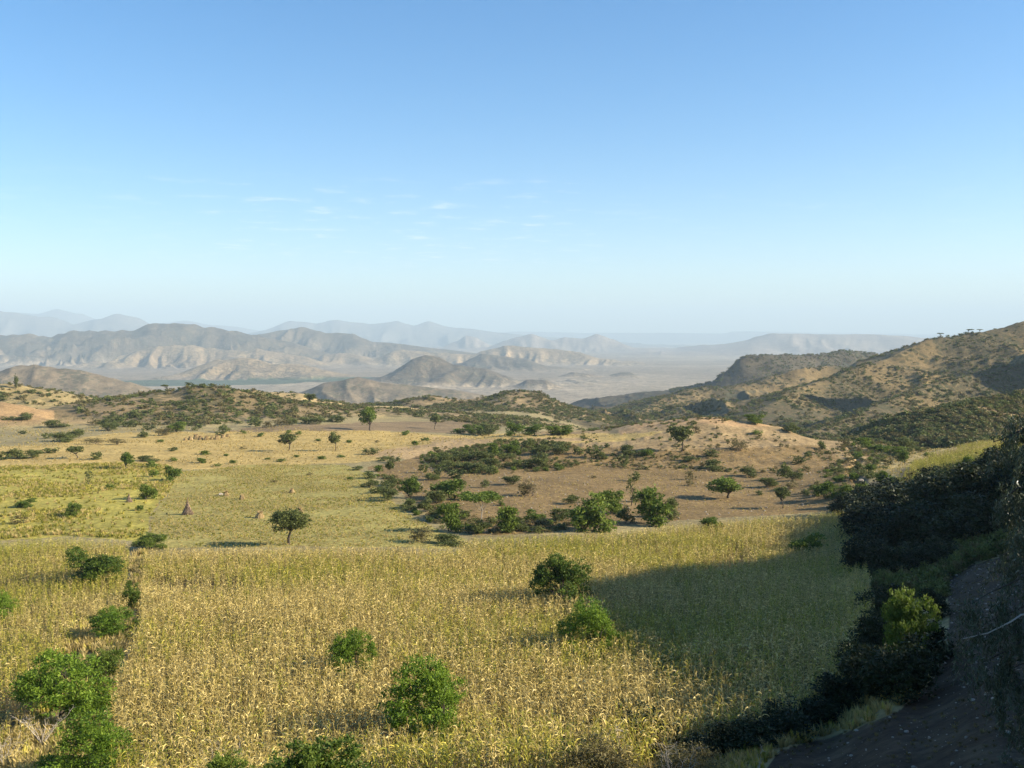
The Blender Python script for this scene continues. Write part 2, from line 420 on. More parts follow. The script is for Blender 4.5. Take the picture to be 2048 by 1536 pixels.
# ------------------------------------------------------------------ the terrain sheet
def build_terrain():
    fine = np.radians(np.linspace(-31, 31, 720))
    coarse = np.radians(np.concatenate([np.linspace(31.6, 40, 14), np.linspace(41.5, 110, 56), np.linspace(114, 325, 50), np.linspace(326, 328.4, 4)]))
    az = np.concatenate([fine, coarse]); nA = len(az)
    def geom(a, b, n): return a * (b / a) ** (np.arange(n) / float(n))
    rr = np.concatenate([[0.01, 1.5, 3.0], geom(4, 22, 14), geom(22, 150, 220), geom(150, 2700, 450), geom(2700, 12000, 260), geom(12000, 44000, 90), [44000]])
    A, Rr = np.meshgrid(az, rr)
    x = (Rr * np.sin(A)).ravel(); y = (Rr * np.cos(A)).ravel()
    z, ids, hb = height(x, y, True)
    # the erosion gully on the far side of the brown slope
    gp, _ = hit([1690,1706,1716,1708,1702,1712,1722], [888,904,918,932,945,958,966])
    for i in range(len(gp) - 1):
        a, b = gp[i], gp[i + 1]
        dx, dy = b[0] - a[0], b[1] - a[1]; L2 = dx * dx + dy * dy
        t = np.clip(((x - a[0]) * dx + (y - a[1]) * dy) / L2, 0, 1)
        d = np.hypot(x - a[0] - t * dx, y - a[1] - t * dy)
        z = z - 1.6 * np.exp(-(d / 0.9) ** 2) * 0.75
    px, py = to_px(x, y, z)
    r = np.hypot(x, y)
    # ---- what grows or lies there: ground colours, some darkened to deepen shade
    def c(*v): return np.array(v, float)
    n1 = fbm(x, y, 35, 4, 51); n2 = fbm(x, y, 260, 4, 52); n3 = fbm(x, y, 1400, 4, 53)
    alb = np.zeros((len(x), 3)); alb2 = np.zeros((len(x), 3)); bushy = np.zeros(len(x))
    alb[:] = c(.27, .22, .105); alb2[:] = c(.33, .25, .11)
    far = r > 2500
    alb[far] = c(.23, .18, .12); alb2[far] = c(.30, .225, .14); bushy[far] = .35
    # the plain: bands of scrub and bare ground
    bd = fbm(x, y * 2.2, 2600, 4, 61)
    w = np.clip((bd + .05) * 3, 0, 1)[:, None]
    alb = np.where(far[:, None], alb * (1 - w) + c(.31, .25, .17) * w, alb)
    riv = far & (np.abs(y - (5900 + 0.12 * x + 500 * fbm(x, x * 0, 1500, 3, 66))) < 330) & (x < -700) & (x > -4200)
    alb[riv] = c(.065, .09, .05); alb2[riv] = c(.10, .12, .06)
    NAMES = {0: None}
    cols = {1: (c(.38,.28,.13), c(.42,.31,.15), .25), 2: (c(.23,.17,.10), c(.33,.245,.135), .5), 3: (c(.085,.068,.046), c(.21,.16,.095), .6),
            4: (c(.22,.18,.14), c(.30,.24,.18), .3), 5: (c(.16,.15,.13), c(.2,.18,.15), .2), 6: (c(.15,.12,.075), c(.22,.165,.10), .6),
            7: (c(.075,.062,.038), c(.12,.095,.055), .7), 8: (c(.18,.135,.07), c(.25,.18,.085), .6), 9: (c(.21,.155,.075), c(.28,.215,.10), .6),
            10: (c(.30,.23,.10), c(.35,.25,.12), .35), 11: (c(.33,.215,.10), c(.31,.20,.10), .05), 12: (c(.29,.205,.10), c(.34,.25,.12), .12),
            13: (c(.16,.13,.08), c(.2,.15,.09), .3)}
    on = np.zeros(len(x), int)
    for i, R in enumerate(RIDGES):
        rel = np.maximum(R["P"][:, 2].mean() - (-250), 30)
        thr = 1.2 if R["P"][:, 1].mean() < 2600 else 9.0
        mk = (ids == i) & (hb > thr)
        a, b, bu = cols[R["col"]]
        ww = np.clip(hb / (thr * 3), 0, 1)[:, None]
        if R["col"] in (2, 3, 4, 6):   # the foot of the slopes runs out into pale fans
            top = np.clip(n2 * 1.3 + .4, 0, 1)[:, None]
            a = a * (1 - .45 * top) + b * .45 * top
        if R["col"] == 8:
            pt = np.clip(fbm(x, y, 90, 4, 71) * 2.4 + .35, 0, 1)[:, None]
            a = c(.085, .07, .036) * (1 - pt) + c(.21, .15, .066) * pt
        if R["col"] == 9:
            pt = np.clip(fbm(x, y, 40, 4, 72) * 2.2 + .4, 0, 1)[:, None]
            a = c(.17, .125, .06) * (1 - pt) + c(.28, .20, .10) * pt
        alb = np.where(mk[:, None], alb * (1 - ww) + a * ww, alb)
        alb2 = np.where(mk[:, None], alb2 * (1 - ww) + b * ww, alb2)
        bushy = np.where(mk, bu, bushy)
        on = np.where(mk, i + 1, on)
    near = (y > 5) & (r < 620)
    wobx = px + 12 * n1 + 5 * fbm(x, y, 6, 3, 58); woby = py + 4 * n1 + 2 * fbm(x, y, 6, 3, 59)
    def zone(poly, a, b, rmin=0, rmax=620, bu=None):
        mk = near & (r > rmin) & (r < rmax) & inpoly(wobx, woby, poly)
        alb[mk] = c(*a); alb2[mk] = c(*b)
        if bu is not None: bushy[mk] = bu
    zone(STRAW, (.42,.30,.105), (.34,.265,.09), 180, 620, .03)
    zone(ORANGE, (.42,.29,.14), (.38,.25,.12), 180, 620, 0)
    zone(PLOUGH, (.21,.15,.08), (.25,.18,.09), 180, 620, 0)
    zone(BROWN, (.205,.138,.058), (.27,.19,.08), 150, 420, 0)
    zone(GREEN_FIELD, (.30,.255,.075), (.37,.28,.09), 120, 420, 0)
    zone(YELLOW_FIELD, (.34,.29,.06), (.42,.33,.08), 120, 420, 0)
    zone(GRASS_R, (.30,.24,.11), (.33,.26,.12), 150, 460, 0)
    woby = woby - 1.9 / np.maximum(r, 10) * F_PX
    for p in (MAIZE_MAIN, MAIZE_LEFT, MAIZE_RIGHT): zone(p, (.11,.08,.035), (.15,.11,.05), 30, 460, 0)  # soil under the maize darkened to paint in the shaded gaps between plants
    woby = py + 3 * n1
    zone(PATH, (.055,.038,.023), (.10,.078,.048), 15, 140, 0)  # track soil darkened in its colour to deepen the shade lying on it
    # bright bare bank on the crest of the mound
    mk = near & (r > 300) & (r < 440) & inpoly(px, py, [(1230,850),(1400,826),(1500,836),(1560,850),(1500,856),(1400,846),(1300,856),(1240,870)])
    alb[mk] = c(.40,.26,.13)
    verts = np.stack([x, y, z], 1)
    # faces
    ii = np.arange(len(rr) - 1); jj = np.arange(nA)
    I, J = np.meshgrid(ii, jj, indexing='ij'); J2 = (J + 1) % nA
    faces = np.stack([I * nA + J, I * nA + J2, (I + 1) * nA + J2, (I + 1) * nA + J], -1).reshape(-1, 4)
    # vertex normals of the whole sheet
    p = verts[faces]; fn = np.cross(p[:, 2] - p[:, 0], p[:, 3] - p[:, 1])
    vn = np.zeros_like(verts)
    for k in range(4): np.add.at(vn, faces[:, k], fn)
    vn /= np.linalg.norm(vn, axis=1)[:, None] + 1e-12
    if vn[:, 2].mean() < 0: vn = -vn
    fid = on[faces].max(1)
    fr = r[faces].mean(1)
    keys = np.where(fid > 0, fid, np.where(fr > 2600, 1001, 1000))
    LAB = {}
    names = {"mountain": [], "plateau": [], "hill": [], "mound": [], "hillside": []}
    labels = [
     "palest blue mountains on the far left skyline", "blue peaked mountains at the far left edge of the skyline", "long row of pale blue peaks beyond the brown ranges, left of centre",
     "faint flat-topped plateau along the skyline behind the plain", "small hazy blue peak standing left of the pair beyond the plain", "hazy blue pair of humps beyond the plain",
     "broad flat blue plateau behind the plain, right of centre", "long dark gullied range with a flat step on top, far left", "grey-brown range with two rounded tops behind the tan foothills",
     "tan bare foothill in front of the long gullied range", "low tan knolls between the ranges", "pointed tan hill with a shaded left face beyond the river trees",
     "dark low rounded hill behind the cone-shaped hill", "low pale patchy hill behind the dark rounded hill", "two tiny dark knolls alone on the flat plain",
     "dark cone-shaped hill in the middle of the valley", "tiny dark knoll at the right foot of the cone-shaped hill", "low scrubby rise in front of the cone-shaped hill",
     "dark smooth slope coming down from the left edge below the ranges", "dark steep-fronted ridge with a line of trees along its flat top", "long spur descending from the right with sunlit patches, behind the big slope",
     "big scrub-covered hillside rising to the top right edge", "rounded spur in the shade at the foot of the big right hillside", "green knoll at the right edge above the maize",
     "second bushy hill in the middle distance, right of the first", "small pale straw-coloured rise behind the bushy hill", "rounded bushy hill with bare brown top in the middle distance, left of centre",
     "grassy tan hillside at the left edge", "reddish bare slope low on the left edge", "brown eroded mound with a bare orange crest", "high hillside outside the right edge of the picture", "shaded slope rising out of the right side of the picture"]
    mats = {}
    for key in np.unique(keys):
        fsel = faces[keys == key]
        vid, inv = np.unique(fsel, return_inverse=True)
        f = inv.reshape(-1, 4)
        if key == 1000: nm, lab, mt = "ground", "near fields and slopes of dry grass and brown soil", MAT_GROUND
        elif key == 1001: nm, lab, mt = "plain", "wide flat hazy valley floor", MAT_FAR
        else:
            R = RIDGES[key - 1]; nm = R["name"]; lab = labels[key - 1]
            d = R["P"][:, 1].mean()
            mt = MAT_GROUND if nm in ("mound", "hillside") else (MAT_HILL if d < 1200 else (MAT_MID if d < 4000 else MAT_FAR))
        me = bpy.data.meshes.new(nm)
        me.vertices.add(len(vid)); me.vertices.foreach_set("co", verts[vid].ravel().astype(np.float32))
        me.loops.add(len(f) * 4); me.loops.foreach_set("vertex_index", f.ravel().astype(np.int32))
        me.polygons.add(len(f)); me.polygons.foreach_set("loop_start", (np.arange(len(f)) * 4).astype(np.int32))
        me.polygons.foreach_set("loop_total", np.full(len(f), 4, np.int32))
        for an, arr in (("albedo", alb), ("albedo2", alb2)):
            at = me.attributes.new(an, 'FLOAT_COLOR', 'POINT')
            at.data.foreach_set("color", np.concatenate([arr[vid], np.ones((len(vid), 1))], 1).ravel().astype(np.float32))
        at = me.attributes.new("bushy", 'FLOAT', 'POINT'); at.data.foreach_set("value", bushy[vid].astype(np.float32))
        me.materials.append(mt)
        me.update(calc_edges=True)
        me.validate()
        me.polygons.foreach_set("use_smooth", np.ones(len(me.polygons), bool))
        me.normals_split_custom_set_from_vertices(vn[vid].astype(np.float32).tolist())
        o = bpy.data.objects.new(nm, me); C.objects.link(o)
        tag(o, lab, nm, kind="structure")
build_terrain()

# ------------------------------------------------------------------ haze
def build_haze():
    x0, x1, y0, y1, z0, z1 = -46000, 46000, -46000, 46000, -420, 1150
    me = bpy.data.meshes.new("haze")
    v = [(x, y, z) for x in (x0, x1) for y in (y0, y1) for z in (z0, z1)]
    me.from_pydata(v, [], [(0,1,3,2),(4,6,7,5),(0,4,5,1),(2,3,7,6),(0,2,6,4),(1,5,7,3)])
    m, N, L = new_mat("haze_air")
    out = nd(N, "ShaderNodeOutputMaterial"); vol = nd(N, "ShaderNodeVolumePrincipled")
    vol.inputs["Color"].default_value = (0.68, 0.86, 0.98, 1)
    vol.inputs["Density"].default_value = HAZE
    vol.inputs["Anisotropy"].default_value = 0.0
    L.new(vol.outputs[0], out.inputs["Volume"])
    me.materials.append(m)
    o = bpy.data.objects.new("haze", me); C.objects.link(o)
    tag(o, "pale blue haze filling the valley air", "haze", kind="stuff")
HAZE = 6.4e-5
build_haze()
# ------------------------------------------------------------------ foliage, bark and straw
def leaf_material(name, dark, light, trans=0.3, rough=0.6):
    """colour runs from dark to light with the leaf's own tint and, a little, from plant to plant"""
    m, N, L = new_mat(name)
    out = nd(N, "ShaderNodeOutputMaterial"); bs = nd(N, "ShaderNodeBsdfPrincipled")
    bs.inputs["Roughness"].default_value = rough; bs.inputs["Specular IOR Level"].default_value = 0.25
    att = nd(N, "ShaderNodeAttribute", attribute_name="tint"); oi = nd(N, "ShaderNodeObjectInfo")
    a = nd(N, "ShaderNodeMath", operation='MULTIPLY_ADD')
    L.new(oi.outputs["Random"], a.inputs[0]); a.inputs[1].default_value = 0.4; a.inputs[2].default_value = -0.2
    b = nd(N, "ShaderNodeMath", operation='ADD', use_clamp=True); L.new(att.outputs["Fac"], b.inputs[0]); L.new(a.outputs[0], b.inputs[1])
    mx = nd(N, "ShaderNodeMix", data_type='RGBA'); L.new(b.outputs[0], mx.inputs["Factor"])
    mx.inputs["A"].default_value = (*dark, 1); mx.inputs["B"].default_value = (*light, 1)
    L.new(mx.outputs["Result"], bs.inputs["Base Color"])
    tr = nd(N, "ShaderNodeBsdfTranslucent"); L.new(mx.outputs["Result"], tr.inputs["Color"])
    ms = nd(N, "ShaderNodeMixShader"); ms.inputs[0].default_value = trans
    L.new(bs.outputs[0], ms.inputs[1]); L.new(tr.outputs[0], ms.inputs[2]); L.new(ms.outputs[0], out.inputs[0])
    return m

def bark_material(name, c1, c2, scale=9):
    m, N, L = new_mat(name)
    out = nd(N, "ShaderNodeOutputMaterial"); bs = nd(N, "ShaderNodeBsdfPrincipled"); bs.inputs["Roughness"].default_value = 0.9
    t = nd(N, "ShaderNodeTexNoise"); t.inputs["Scale"].default_value = scale; t.inputs["Detail"].default_value = 5
    g = nd(N, "ShaderNodeNewGeometry"); L.new(g.outputs["Position"], t.inputs["Vector"])
    mx = nd(N, "ShaderNodeMix", data_type='RGBA'); L.new(t.outputs[0], mx.inputs["Factor"])
    mx.inputs["A"].default_value = (*c1, 1); mx.inputs["B"].default_value = (*c2, 1)
    L.new(mx.outputs["Result"], bs.inputs["Base Color"]); L.new(bs.outputs[0], out.inputs[0])
    return m

M_FEATHER = leaf_material("feathery_leaf", (.07, .14, .01), (.23, .33, .035), .38)
M_GREEN = leaf_material("green_leaf", (.05, .095, .010), (.185, .24, .035), .35)
M_OLIVE = leaf_material("olive_leaf", (.06, .08, .02), (.17, .19, .05), .3)
M_BROWNISH = leaf_material("dry_leaf", (.10, .08, .03), (.22, .19, .07), .3)
M_SHADE_DARK = leaf_material("shade_dark_leaf", (.012, .020, .006), (.04, .052, .013), .1)  # leaf colour lowered to paint deeper shade into the belt and hedge
M_EUC = leaf_material("gum_leaf", (.03, .045, .02), (.12, .14, .08), .15, .3)
M_MAIZE = leaf_material("maize_leaf", (.16, .12, .010), (.94, .74, .28), .22, .42)  # dry leaf colours, the pale end raised to paint in sun glints
M_MAIZE_GREEN = leaf_material("greener_maize_leaf", (.12, .15, .010), (.66, .56, .09), .25, .45)
M_GRASS_DRY = leaf_material("dry_grass", (.26, .20, .06), (.60, .47, .19), .3)
M_GRASS_GREEN = leaf_material("green_grass", (.16, .17, .02), (.52, .44, .09), .3)
M_BARK = bark_material("grey_bark", (.10, .08, .06), (.20, .16, .12))
M_BARK_DARK = bark_material("dark_bark", (.035, .028, .02), (.08, .06, .045))
M_BARK_PALE = bark_material("pale_bark", (.30, .26, .21), (.52, .46, .38))
M_STRAW = leaf_material("straw", (.34, .24, .11), (.62, .47, .24), .1, .8)
M_STRAW_GREY = leaf_material("weathered_stalk", (.20, .145, .10), (.36, .26, .18), .05, .8)
M_STONE = bark_material("pale_stone", (.15, .125, .095), (.42, .37, .30), 3)

# ------------------------------------------------------------------ mesh gathering
class Geo:
    def __init__(s): s.v = []; s.f3 = []; s.f4 = []; s.t = []; s.n = 0
    def add(s, v, f, tint):
        v = np.asarray(v, float).reshape(-1, 3); f = np.asarray(f) + s.n
        s.v.append(v); (s.f4 if f.shape[1] == 4 else s.f3).append(f)
        s.t.append(np.broadcast_to(np.asarray(tint, float), (len(v),))); s.n += len(v)
    def mesh(s, name, mat, smooth=False):
        me = bpy.data.meshes.new(name)
        v = np.concatenate(s.v); f4 = np.concatenate(s.f4) if s.f4 else np.zeros((0, 4), int); f3 = np.concatenate(s.f3) if s.f3 else np.zeros((0, 3), int)
        me.vertices.add(len(v)); me.vertices.foreach_set("co", v.ravel().astype(np.float32))
        n4, n3 = len(f4), len(f3)
        me.loops.add(n4 * 4 + n3 * 3)
        me.loops.foreach_set("vertex_index", np.concatenate([f4.ravel(), f3.ravel()]).astype(np.int32))
        me.polygons.add(n4 + n3)
        me.polygons.foreach_set("loop_start", np.concatenate([np.arange(n4) * 4, n4 * 4 + np.arange(n3) * 3]).astype(np.int32))
        me.polygons.foreach_set("loop_total", np.concatenate([np.full(n4, 4), np.full(n3, 3)]).astype(np.int32))
        a = me.attributes.new("tint", 'FLOAT', 'POINT'); a.data.foreach_set("value", np.concatenate(s.t).astype(np.float32))
        me.materials.append(mat); me.update(calc_edges=True)
        if smooth: me.polygons.foreach_set("use_smooth", np.ones(n4 + n3, bool))
        return me

def add_tube(g, pts, rad, sides=5, tint=.5):
    pts = np.asarray(pts, float); n = len(pts)
    d = np.gradient(pts, axis=0); d /= np.linalg.norm(d, axis=1)[:, None] + 1e-9
    ref = np.array([0, 0, 1.0]) if abs(d[0, 2]) < .9 else np.array([1.0, 0, 0])
    u = np.cross(d, ref); u /= np.linalg.norm(u, axis=1)[:, None] + 1e-9; w = np.cross(d, u)
    a = np.arange(sides) * 2 * math.pi / sides
    rad = np.broadcast_to(rad, (n,))
    v = pts[:, None, :] + rad[:, None, None] * (np.cos(a)[None, :, None] * u[:, None, :] + np.sin(a)[None, :, None] * w[:, None, :])
    i, j = np.meshgrid(np.arange(n - 1), np.arange(sides), indexing='ij'); j2 = (j + 1) % sides
    f = np.stack([i * sides + j, i * sides + j2, (i + 1) * sides + j2, (i + 1) * sides + j], -1).reshape(-1, 4)
    g.add(v.reshape(-1, 3), f, tint)

def add_leaves(g, pos, size, rng, tint, up=0.0, droop=0.0, aspect=.5, outward=None, k_out=0.0):
    """one leaf-shaped quad (a lozenge) at every position"""
    n = len(pos)
    d = rng.normal(size=(n, 3)); d[:, 2] = d[:, 2] * (1 - droop * .3) + up - droop
    if outward is not None: d += outward * k_out
    d /= np.linalg.norm(d, axis=1)[:, None]
    r = rng.normal(size=(n, 3)); w = np.cross(d, r); w /= np.linalg.norm(w, axis=1)[:, None] + 1e-9
    s = (np.asarray(size) * rng.uniform(.65, 1.35, n))[:, None]
    a = pos - d * s * .5; b = pos + d * s * .5; m1 = pos + w * s * aspect * .5; m2 = pos - w * s * aspect * .5
    v = np.stack([a, m1, b, m2], 1).reshape(-1, 3)
    f = (np.arange(n)[:, None] * 4 + np.arange(4)[None, :])
    g.add(v, f, np.repeat(tint, 4))

def branch(rng, a, b, bend=.15, n=5):
    a = np.array(a, float); b = np.array(b, float); t = np.linspace(0, 1, n)[:, None]
    L = np.linalg.norm(b - a); off = rng.normal(size=3) * bend * L; off[2] = abs(off[2]) * .5
    p = a + (b - a) * t + off * (4 * t * (1 - t)) * .5 + rng.normal(size=(n, 3)) * .02 * L * (t * (1 - t) * 4)
    return p

def plant_meshes(seed, shape, n_tip, n_leaf, leaf, mat, bark, trunk_h=.3, trunk_r=.03, lobes=5, spread=.1, aspect=.55, droop=0, flat=1.0, stems=1, up=0.0):
    """a tree or shrub one metre wide and one metre tall: limbs that reach out to leafy tips.
    shape: dome | round | flat | tall | feather"""
    rng = np.random.default_rng(seed)
    wood = Geo(); cr = Geo()
    # lobes of the crown
    L = []
    for i in range(lobes):
        a = rng.uniform(0, 2 * math.pi); q = rng.uniform(.12, .30) if lobes > 1 else 0
        if shape == 'flat': c = (math.cos(a) * q * 1.3, math.sin(a) * q * 1.3, rng.uniform(.82, .9)); s = (rng.uniform(.18, .28), rng.uniform(.18, .28), .09)
        elif shape == 'tall': c = (math.cos(a) * q * .6, math.sin(a) * q * .6, rng.uniform(.25, .8)); s = (.24, .24, .22)
        elif shape == 'ragged': q = rng.uniform(.08, .40); c = (math.cos(a) * q, math.sin(a) * q, rng.uniform(.16, .86 - q * .9)); k_ = rng.uniform(.10, .19); s = (k_, k_, k_ * rng.uniform(.8, 1.3))
        elif shape == 'dome': c = (math.cos(a) * q, math.sin(a) * q, rng.uniform(.2, .62)); s = (rng.uniform(.18, .27), rng.uniform(.18, .27), rng.uniform(.22, .33))
        else: c = (math.cos(a) * q, math.sin(a) * q, trunk_h + (1 - trunk_h) * rng.uniform(.3, .72)); s = (rng.uniform(.18, .26), rng.uniform(.18, .26), (1 - trunk_h) * rng.uniform(.22, .34))
        L.append((np.array(c), np.array(s)))
    if shape == 'ragged': L.append((np.array([0, 0, .38]), np.array([.24, .24, .3])))
    if shape in ('dome', 'round'): L.append((np.array([0, 0, .42 if shape == 'dome' else trunk_h + (1 - trunk_h) * .5]), np.array([.3, .3, .34 if shape == 'dome' else (1 - trunk_h) * .42])))
    tips = []
    for i in range(n_tip):
        c, s = L[rng.integers(len(L))]
        u = rng.normal(size=3); u /= np.linalg.norm(u)
        if shape == 'flat': u[2] = abs(u[2])
        p = c + u * s * rng.uniform(.55, 1.12) ** .7
        p[2] = max(p[2], .03)
        tips.append(p)
    tips = np.array(tips)
    # limbs
    st = []
    for k in range(stems):
        a = rng.uniform(0, 6.28); o = np.array([math.cos(a), math.sin(a), 0]) * (.05 if stems > 1 else 0)
        top = np.array([rng.normal() * .04, rng.normal() * .04, max(trunk_h, .08)]) + o * 2
        add_tube(wood, branch(rng, o * .6 + np.array([0, 0, -.06]), top, .12, 5), np.linspace(trunk_r, trunk_r * .7, 5), 6)
        st.append(top)
    main = tips[rng.choice(len(tips), min(len(tips), 9 if n_tip > 40 else 5), replace=False)]
    for mtip in main:
        s0 = st[rng.integers(len(st))]
        end = s0 + (mtip - s0) * .8
        P = branch(rng, s0, end, .2, 5)
        add_tube(wood, P, np.linspace(trunk_r * .6, trunk_r * .15, 5), 4)
        for q in range(3 if n_tip > 40 else 1):
            j = np.argmin(np.linalg.norm(tips - P[rng.integers(2, 5)], axis=1) + rng.uniform(0, .15, len(tips)))
            add_tube(wood, branch(rng, P[rng.integers(2, 5)], tips[j], .15, 4), np.linspace(trunk_r * .22, trunk_r * .06, 4), 3)
    # leaves
    per = max(1, n_leaf // n_tip)
    pos = []; tn = []; ow = []
    for p in tips:
        sp = spread * rng.uniform(.7, 1.3)
        q = p + rng.normal(size=(per, 3)) * sp * np.array([1, 1, .6 * flat])
        pos.append(q); tn.append(np.clip(rng.uniform(.1, .9) + rng.normal(size=per) * .16, 0, 1))
        o = p - np.array([0, 0, .35]); ow.append(np.repeat((o / (np.linalg.norm(o) + 1e-6))[None], per, 0))
    pos = np.concatenate(pos); pos[:, 2] = np.abs(pos[:, 2])
    add_leaves(cr, pos, leaf, rng, np.concatenate(tn), up=up, droop=droop, aspect=aspect, outward=np.concatenate(ow), k_out=.8)
    return wood.mesh("trunk", bark, True), cr.mesh("crown", mat)

# ------------------------------------------------------------------ kinds of plant (mesh data shared by alike plants)
KIND = {}
def kind(key, variants, **kw):
    KIND[key] = [plant_meshes(seed, **kw) for seed in variants]
kind('near_feather', [11, 12, 19, 14], shape='ragged', n_tip=520, n_leaf=15000, leaf=.034, mat=M_FEATHER, bark=M_BARK_DARK, trunk_h=.1, trunk_r=.02, lobes=17, spread=.028, stems=3, aspect=.36, up=.15)
kind('near_green', [21, 22, 23], shape='ragged', n_tip=460, n_leaf=14000, leaf=.036, mat=M_GREEN, bark=M_BARK_DARK, trunk_h=.1, trunk_r=.02, lobes=16, spread=.03, stems=3, aspect=.45)
kind('near_brown', [31, 32], shape='dome', n_tip=200, n_leaf=5000, leaf=.045, mat=M_BROWNISH, bark=M_BARK, trunk_h=.1, trunk_r=.012, lobes=8, spread=.045, stems=4, aspect=.35)
kind('near_tree', [41, 42], shape='ragged', n_tip=420, n_leaf=12000, leaf=.034, mat=M_GREEN, bark=M_BARK_DARK, trunk_h=.22, trunk_r=.03, lobes=15, spread=.03, aspect=.5)
kind('acacia_round', [51, 52], shape='round', n_tip=170, n_leaf=5200, leaf=.05, mat=M_OLIVE, bark=M_BARK_DARK, trunk_h=.36, trunk_r=.035, lobes=7, spread=.045)
kind('dark_big', [61, 62, 63, 64], shape='dome', n_tip=260, n_leaf=7000, leaf=.05, mat=M_SHADE_DARK, bark=M_BARK_DARK, trunk_h=.15, trunk_r=.025, lobes=10, spread=.05)
kind('mid_green', [71, 72, 73, 74], shape='ragged', n_tip=150, n_leaf=3200, leaf=.065, mat=M_GREEN, bark=M_BARK_DARK, trunk_h=.12, trunk_r=.022, lobes=6, spread=.055, stems=2)
kind('mid_olive', [81, 82, 83, 84], shape='ragged', n_tip=130, n_leaf=2600, leaf=.065, mat=M_OLIVE, bark=M_BARK, trunk_h=.12, trunk_r=.02, lobes=6, spread=.06, stems=2)
kind('mid_brown', [91, 92, 93], shape='dome', n_tip=70, n_leaf=1000, leaf=.08, mat=M_BROWNISH, bark=M_BARK, trunk_h=.12, trunk_r=.016, lobes=6, spread=.06, stems=3, aspect=.4)
kind('mid_tree', [101, 102, 103], shape='round', n_tip=90, n_leaf=1700, leaf=.085, mat=M_OLIVE, bark=M_BARK_DARK, trunk_h=.34, trunk_r=.03, lobes=6, spread=.055)
kind('mid_tree_green', [111, 112], shape='round', n_tip=90, n_leaf=1900, leaf=.08, mat=M_GREEN, bark=M_BARK_DARK, trunk_h=.22, trunk_r=.035, lobes=7, spread=.055)
kind('flat_acacia', [121, 122], shape='flat', n_tip=80, n_leaf=1500, leaf=.07, mat=M_OLIVE, bark=M_BARK_DARK, trunk_h=.5, trunk_r=.03, lobes=7, spread=.04)
kind('flat_acacia_dark', [123], shape='flat', n_tip=140, n_leaf=3600, leaf=.06, mat=M_GREEN, bark=M_BARK_PALE, trunk_h=.35, trunk_r=.014, lobes=9, spread=.05)
kind('tall_tree', [131], shape='tall', n_tip=80, n_leaf=1500, leaf=.09, mat=M_OLIVE, bark=M_BARK_DARK, trunk_h=.1, trunk_r=.03, lobes=7, spread=.06)
kind('sapling', [141], shape='tall', n_tip=26, n_leaf=420, leaf=.07, mat=M_OLIVE, bark=M_BARK_DARK, trunk_h=.5, trunk_r=.03, lobes=4, spread=.05)
kind('small', [151, 152, 153, 154], shape='dome', n_tip=30, n_leaf=420, leaf=.14, mat=M_OLIVE, bark=M_BARK, trunk_h=.1, trunk_r=.02, lobes=4, spread=.08)
kind('small_green', [155, 156, 157], shape='dome', n_tip=30, n_leaf=460, leaf=.14, mat=M_GREEN, bark=M_BARK, trunk_h=.1, trunk_r=.02, lobes=4, spread=.08)
kind('small_dry', [161, 162, 163], shape='dome', n_tip=26, n_leaf=300, leaf=.13, mat=M_BROWNISH, bark=M_BARK, trunk_h=.1, trunk_r=.02, lobes=4, spread=.08)

USED = {}
def put_plant(name, label, cat, group, key, loc, w, h, rz=0.0, variant=None, lean=0.0, simple=False):
    """one plant: an empty at its foot that parents trunk and crown (small ones: one crown mesh)"""
    vs = KIND[key]; i = USED.get(key, 0) if variant is None else variant; USED[key] = i + 1
    wood, crown = vs[i % len(vs)]
    if simple:
        o = bpy.data.objects.new(name, crown); C.objects.link(o)
        o.location = loc; o.rotation_euler = (0, 0, rz); o.scale = (w, w, h)
        return tag(o, label, cat, group)
    e = bpy.data.objects.new(name, None); C.objects.link(e); e.empty_display_size = .5
    e.location = loc; e.rotation_euler = (lean, 0, rz)
    for nm, me in (("trunk" if cat == "tree" else "stem", wood), ("crown", crown)):
        p = bpy.data.objects.new(nm, me); C.objects.link(p); p.parent = e; p.scale = (w, w, h)
    return tag(e, label, cat, group)
# ------------------------------------------------------------------ single trees and shrubs, each set on the ground where it grows
def Z1(x, y): return x * .342, 580 + y * .342
def Z2(x, y): return 680 + x * .342, 580 + y * .342
def Z3(x, y): return 1348 + x * .342, 600 + y * .342
PLANTS = []   # px, py of the foot, width px, height px, kind key, name, category, label, group
def P(px, py, w, h, key, label, cat="shrub", name=None, group=None):
    PLANTS.append((px, py, w, h, key, name or ("shrub" if cat == "shrub" else "tree"), cat, label, group))

# near ones, in and round the maize
P(577, 1089, 84, 76, 'acacia_round', "small round-crowned tree with a bare trunk at the far edge of the maize", "tree", "acacia_tree")
P(1125, 1208, 116, 122, 'near_tree', "dark leafy tree standing in the maize at the tip of the big shadow", "tree")
P(1188, 1292, 112, 98, 'near_feather', "bright green shrub in the maize just below the dark tree")
P(707, 1345, 78, 100, 'near_feather', "narrow feathery shrub alone in the middle of the maize")
P(868, 1462, 160, 165, 'near_feather', "largest feathery green bush in the maize, near the bottom edge")
P(628, 1580, 240, 110, 'near_green', "low wide green bush at the bottom edge left of the big feathery bush")
P(452, 1560, 120, 80, 'near_green', "dark green bush behind pale dead stems at the bottom edge")
P(135, 1445, 160, 170, 'near_feather', "tall green bush in the ditch between the two maize fields")
P(170, 1565, 145, 145, 'near_feather', "green bush in the ditch at the bottom edge, below the tall one")
P(172, 1158, 128, 74, 'near_green', "round dark green bush alone inside the left maize field")
P(232, 1278, 82, 72, 'near_feather', "feathery bush in the ditch above the patch of deep shade")
P(298, 1098, 70, 38, 'near_green', "low dark bush at the top left corner of the main maize field")
P(4, 1235, 60, 62, 'near_feather', "light green bush cut by the left edge inside the maize")
P(1300, 1490, 120, 86, 'dark_big', "dark shaded bush at the lower edge of the maize shadow")
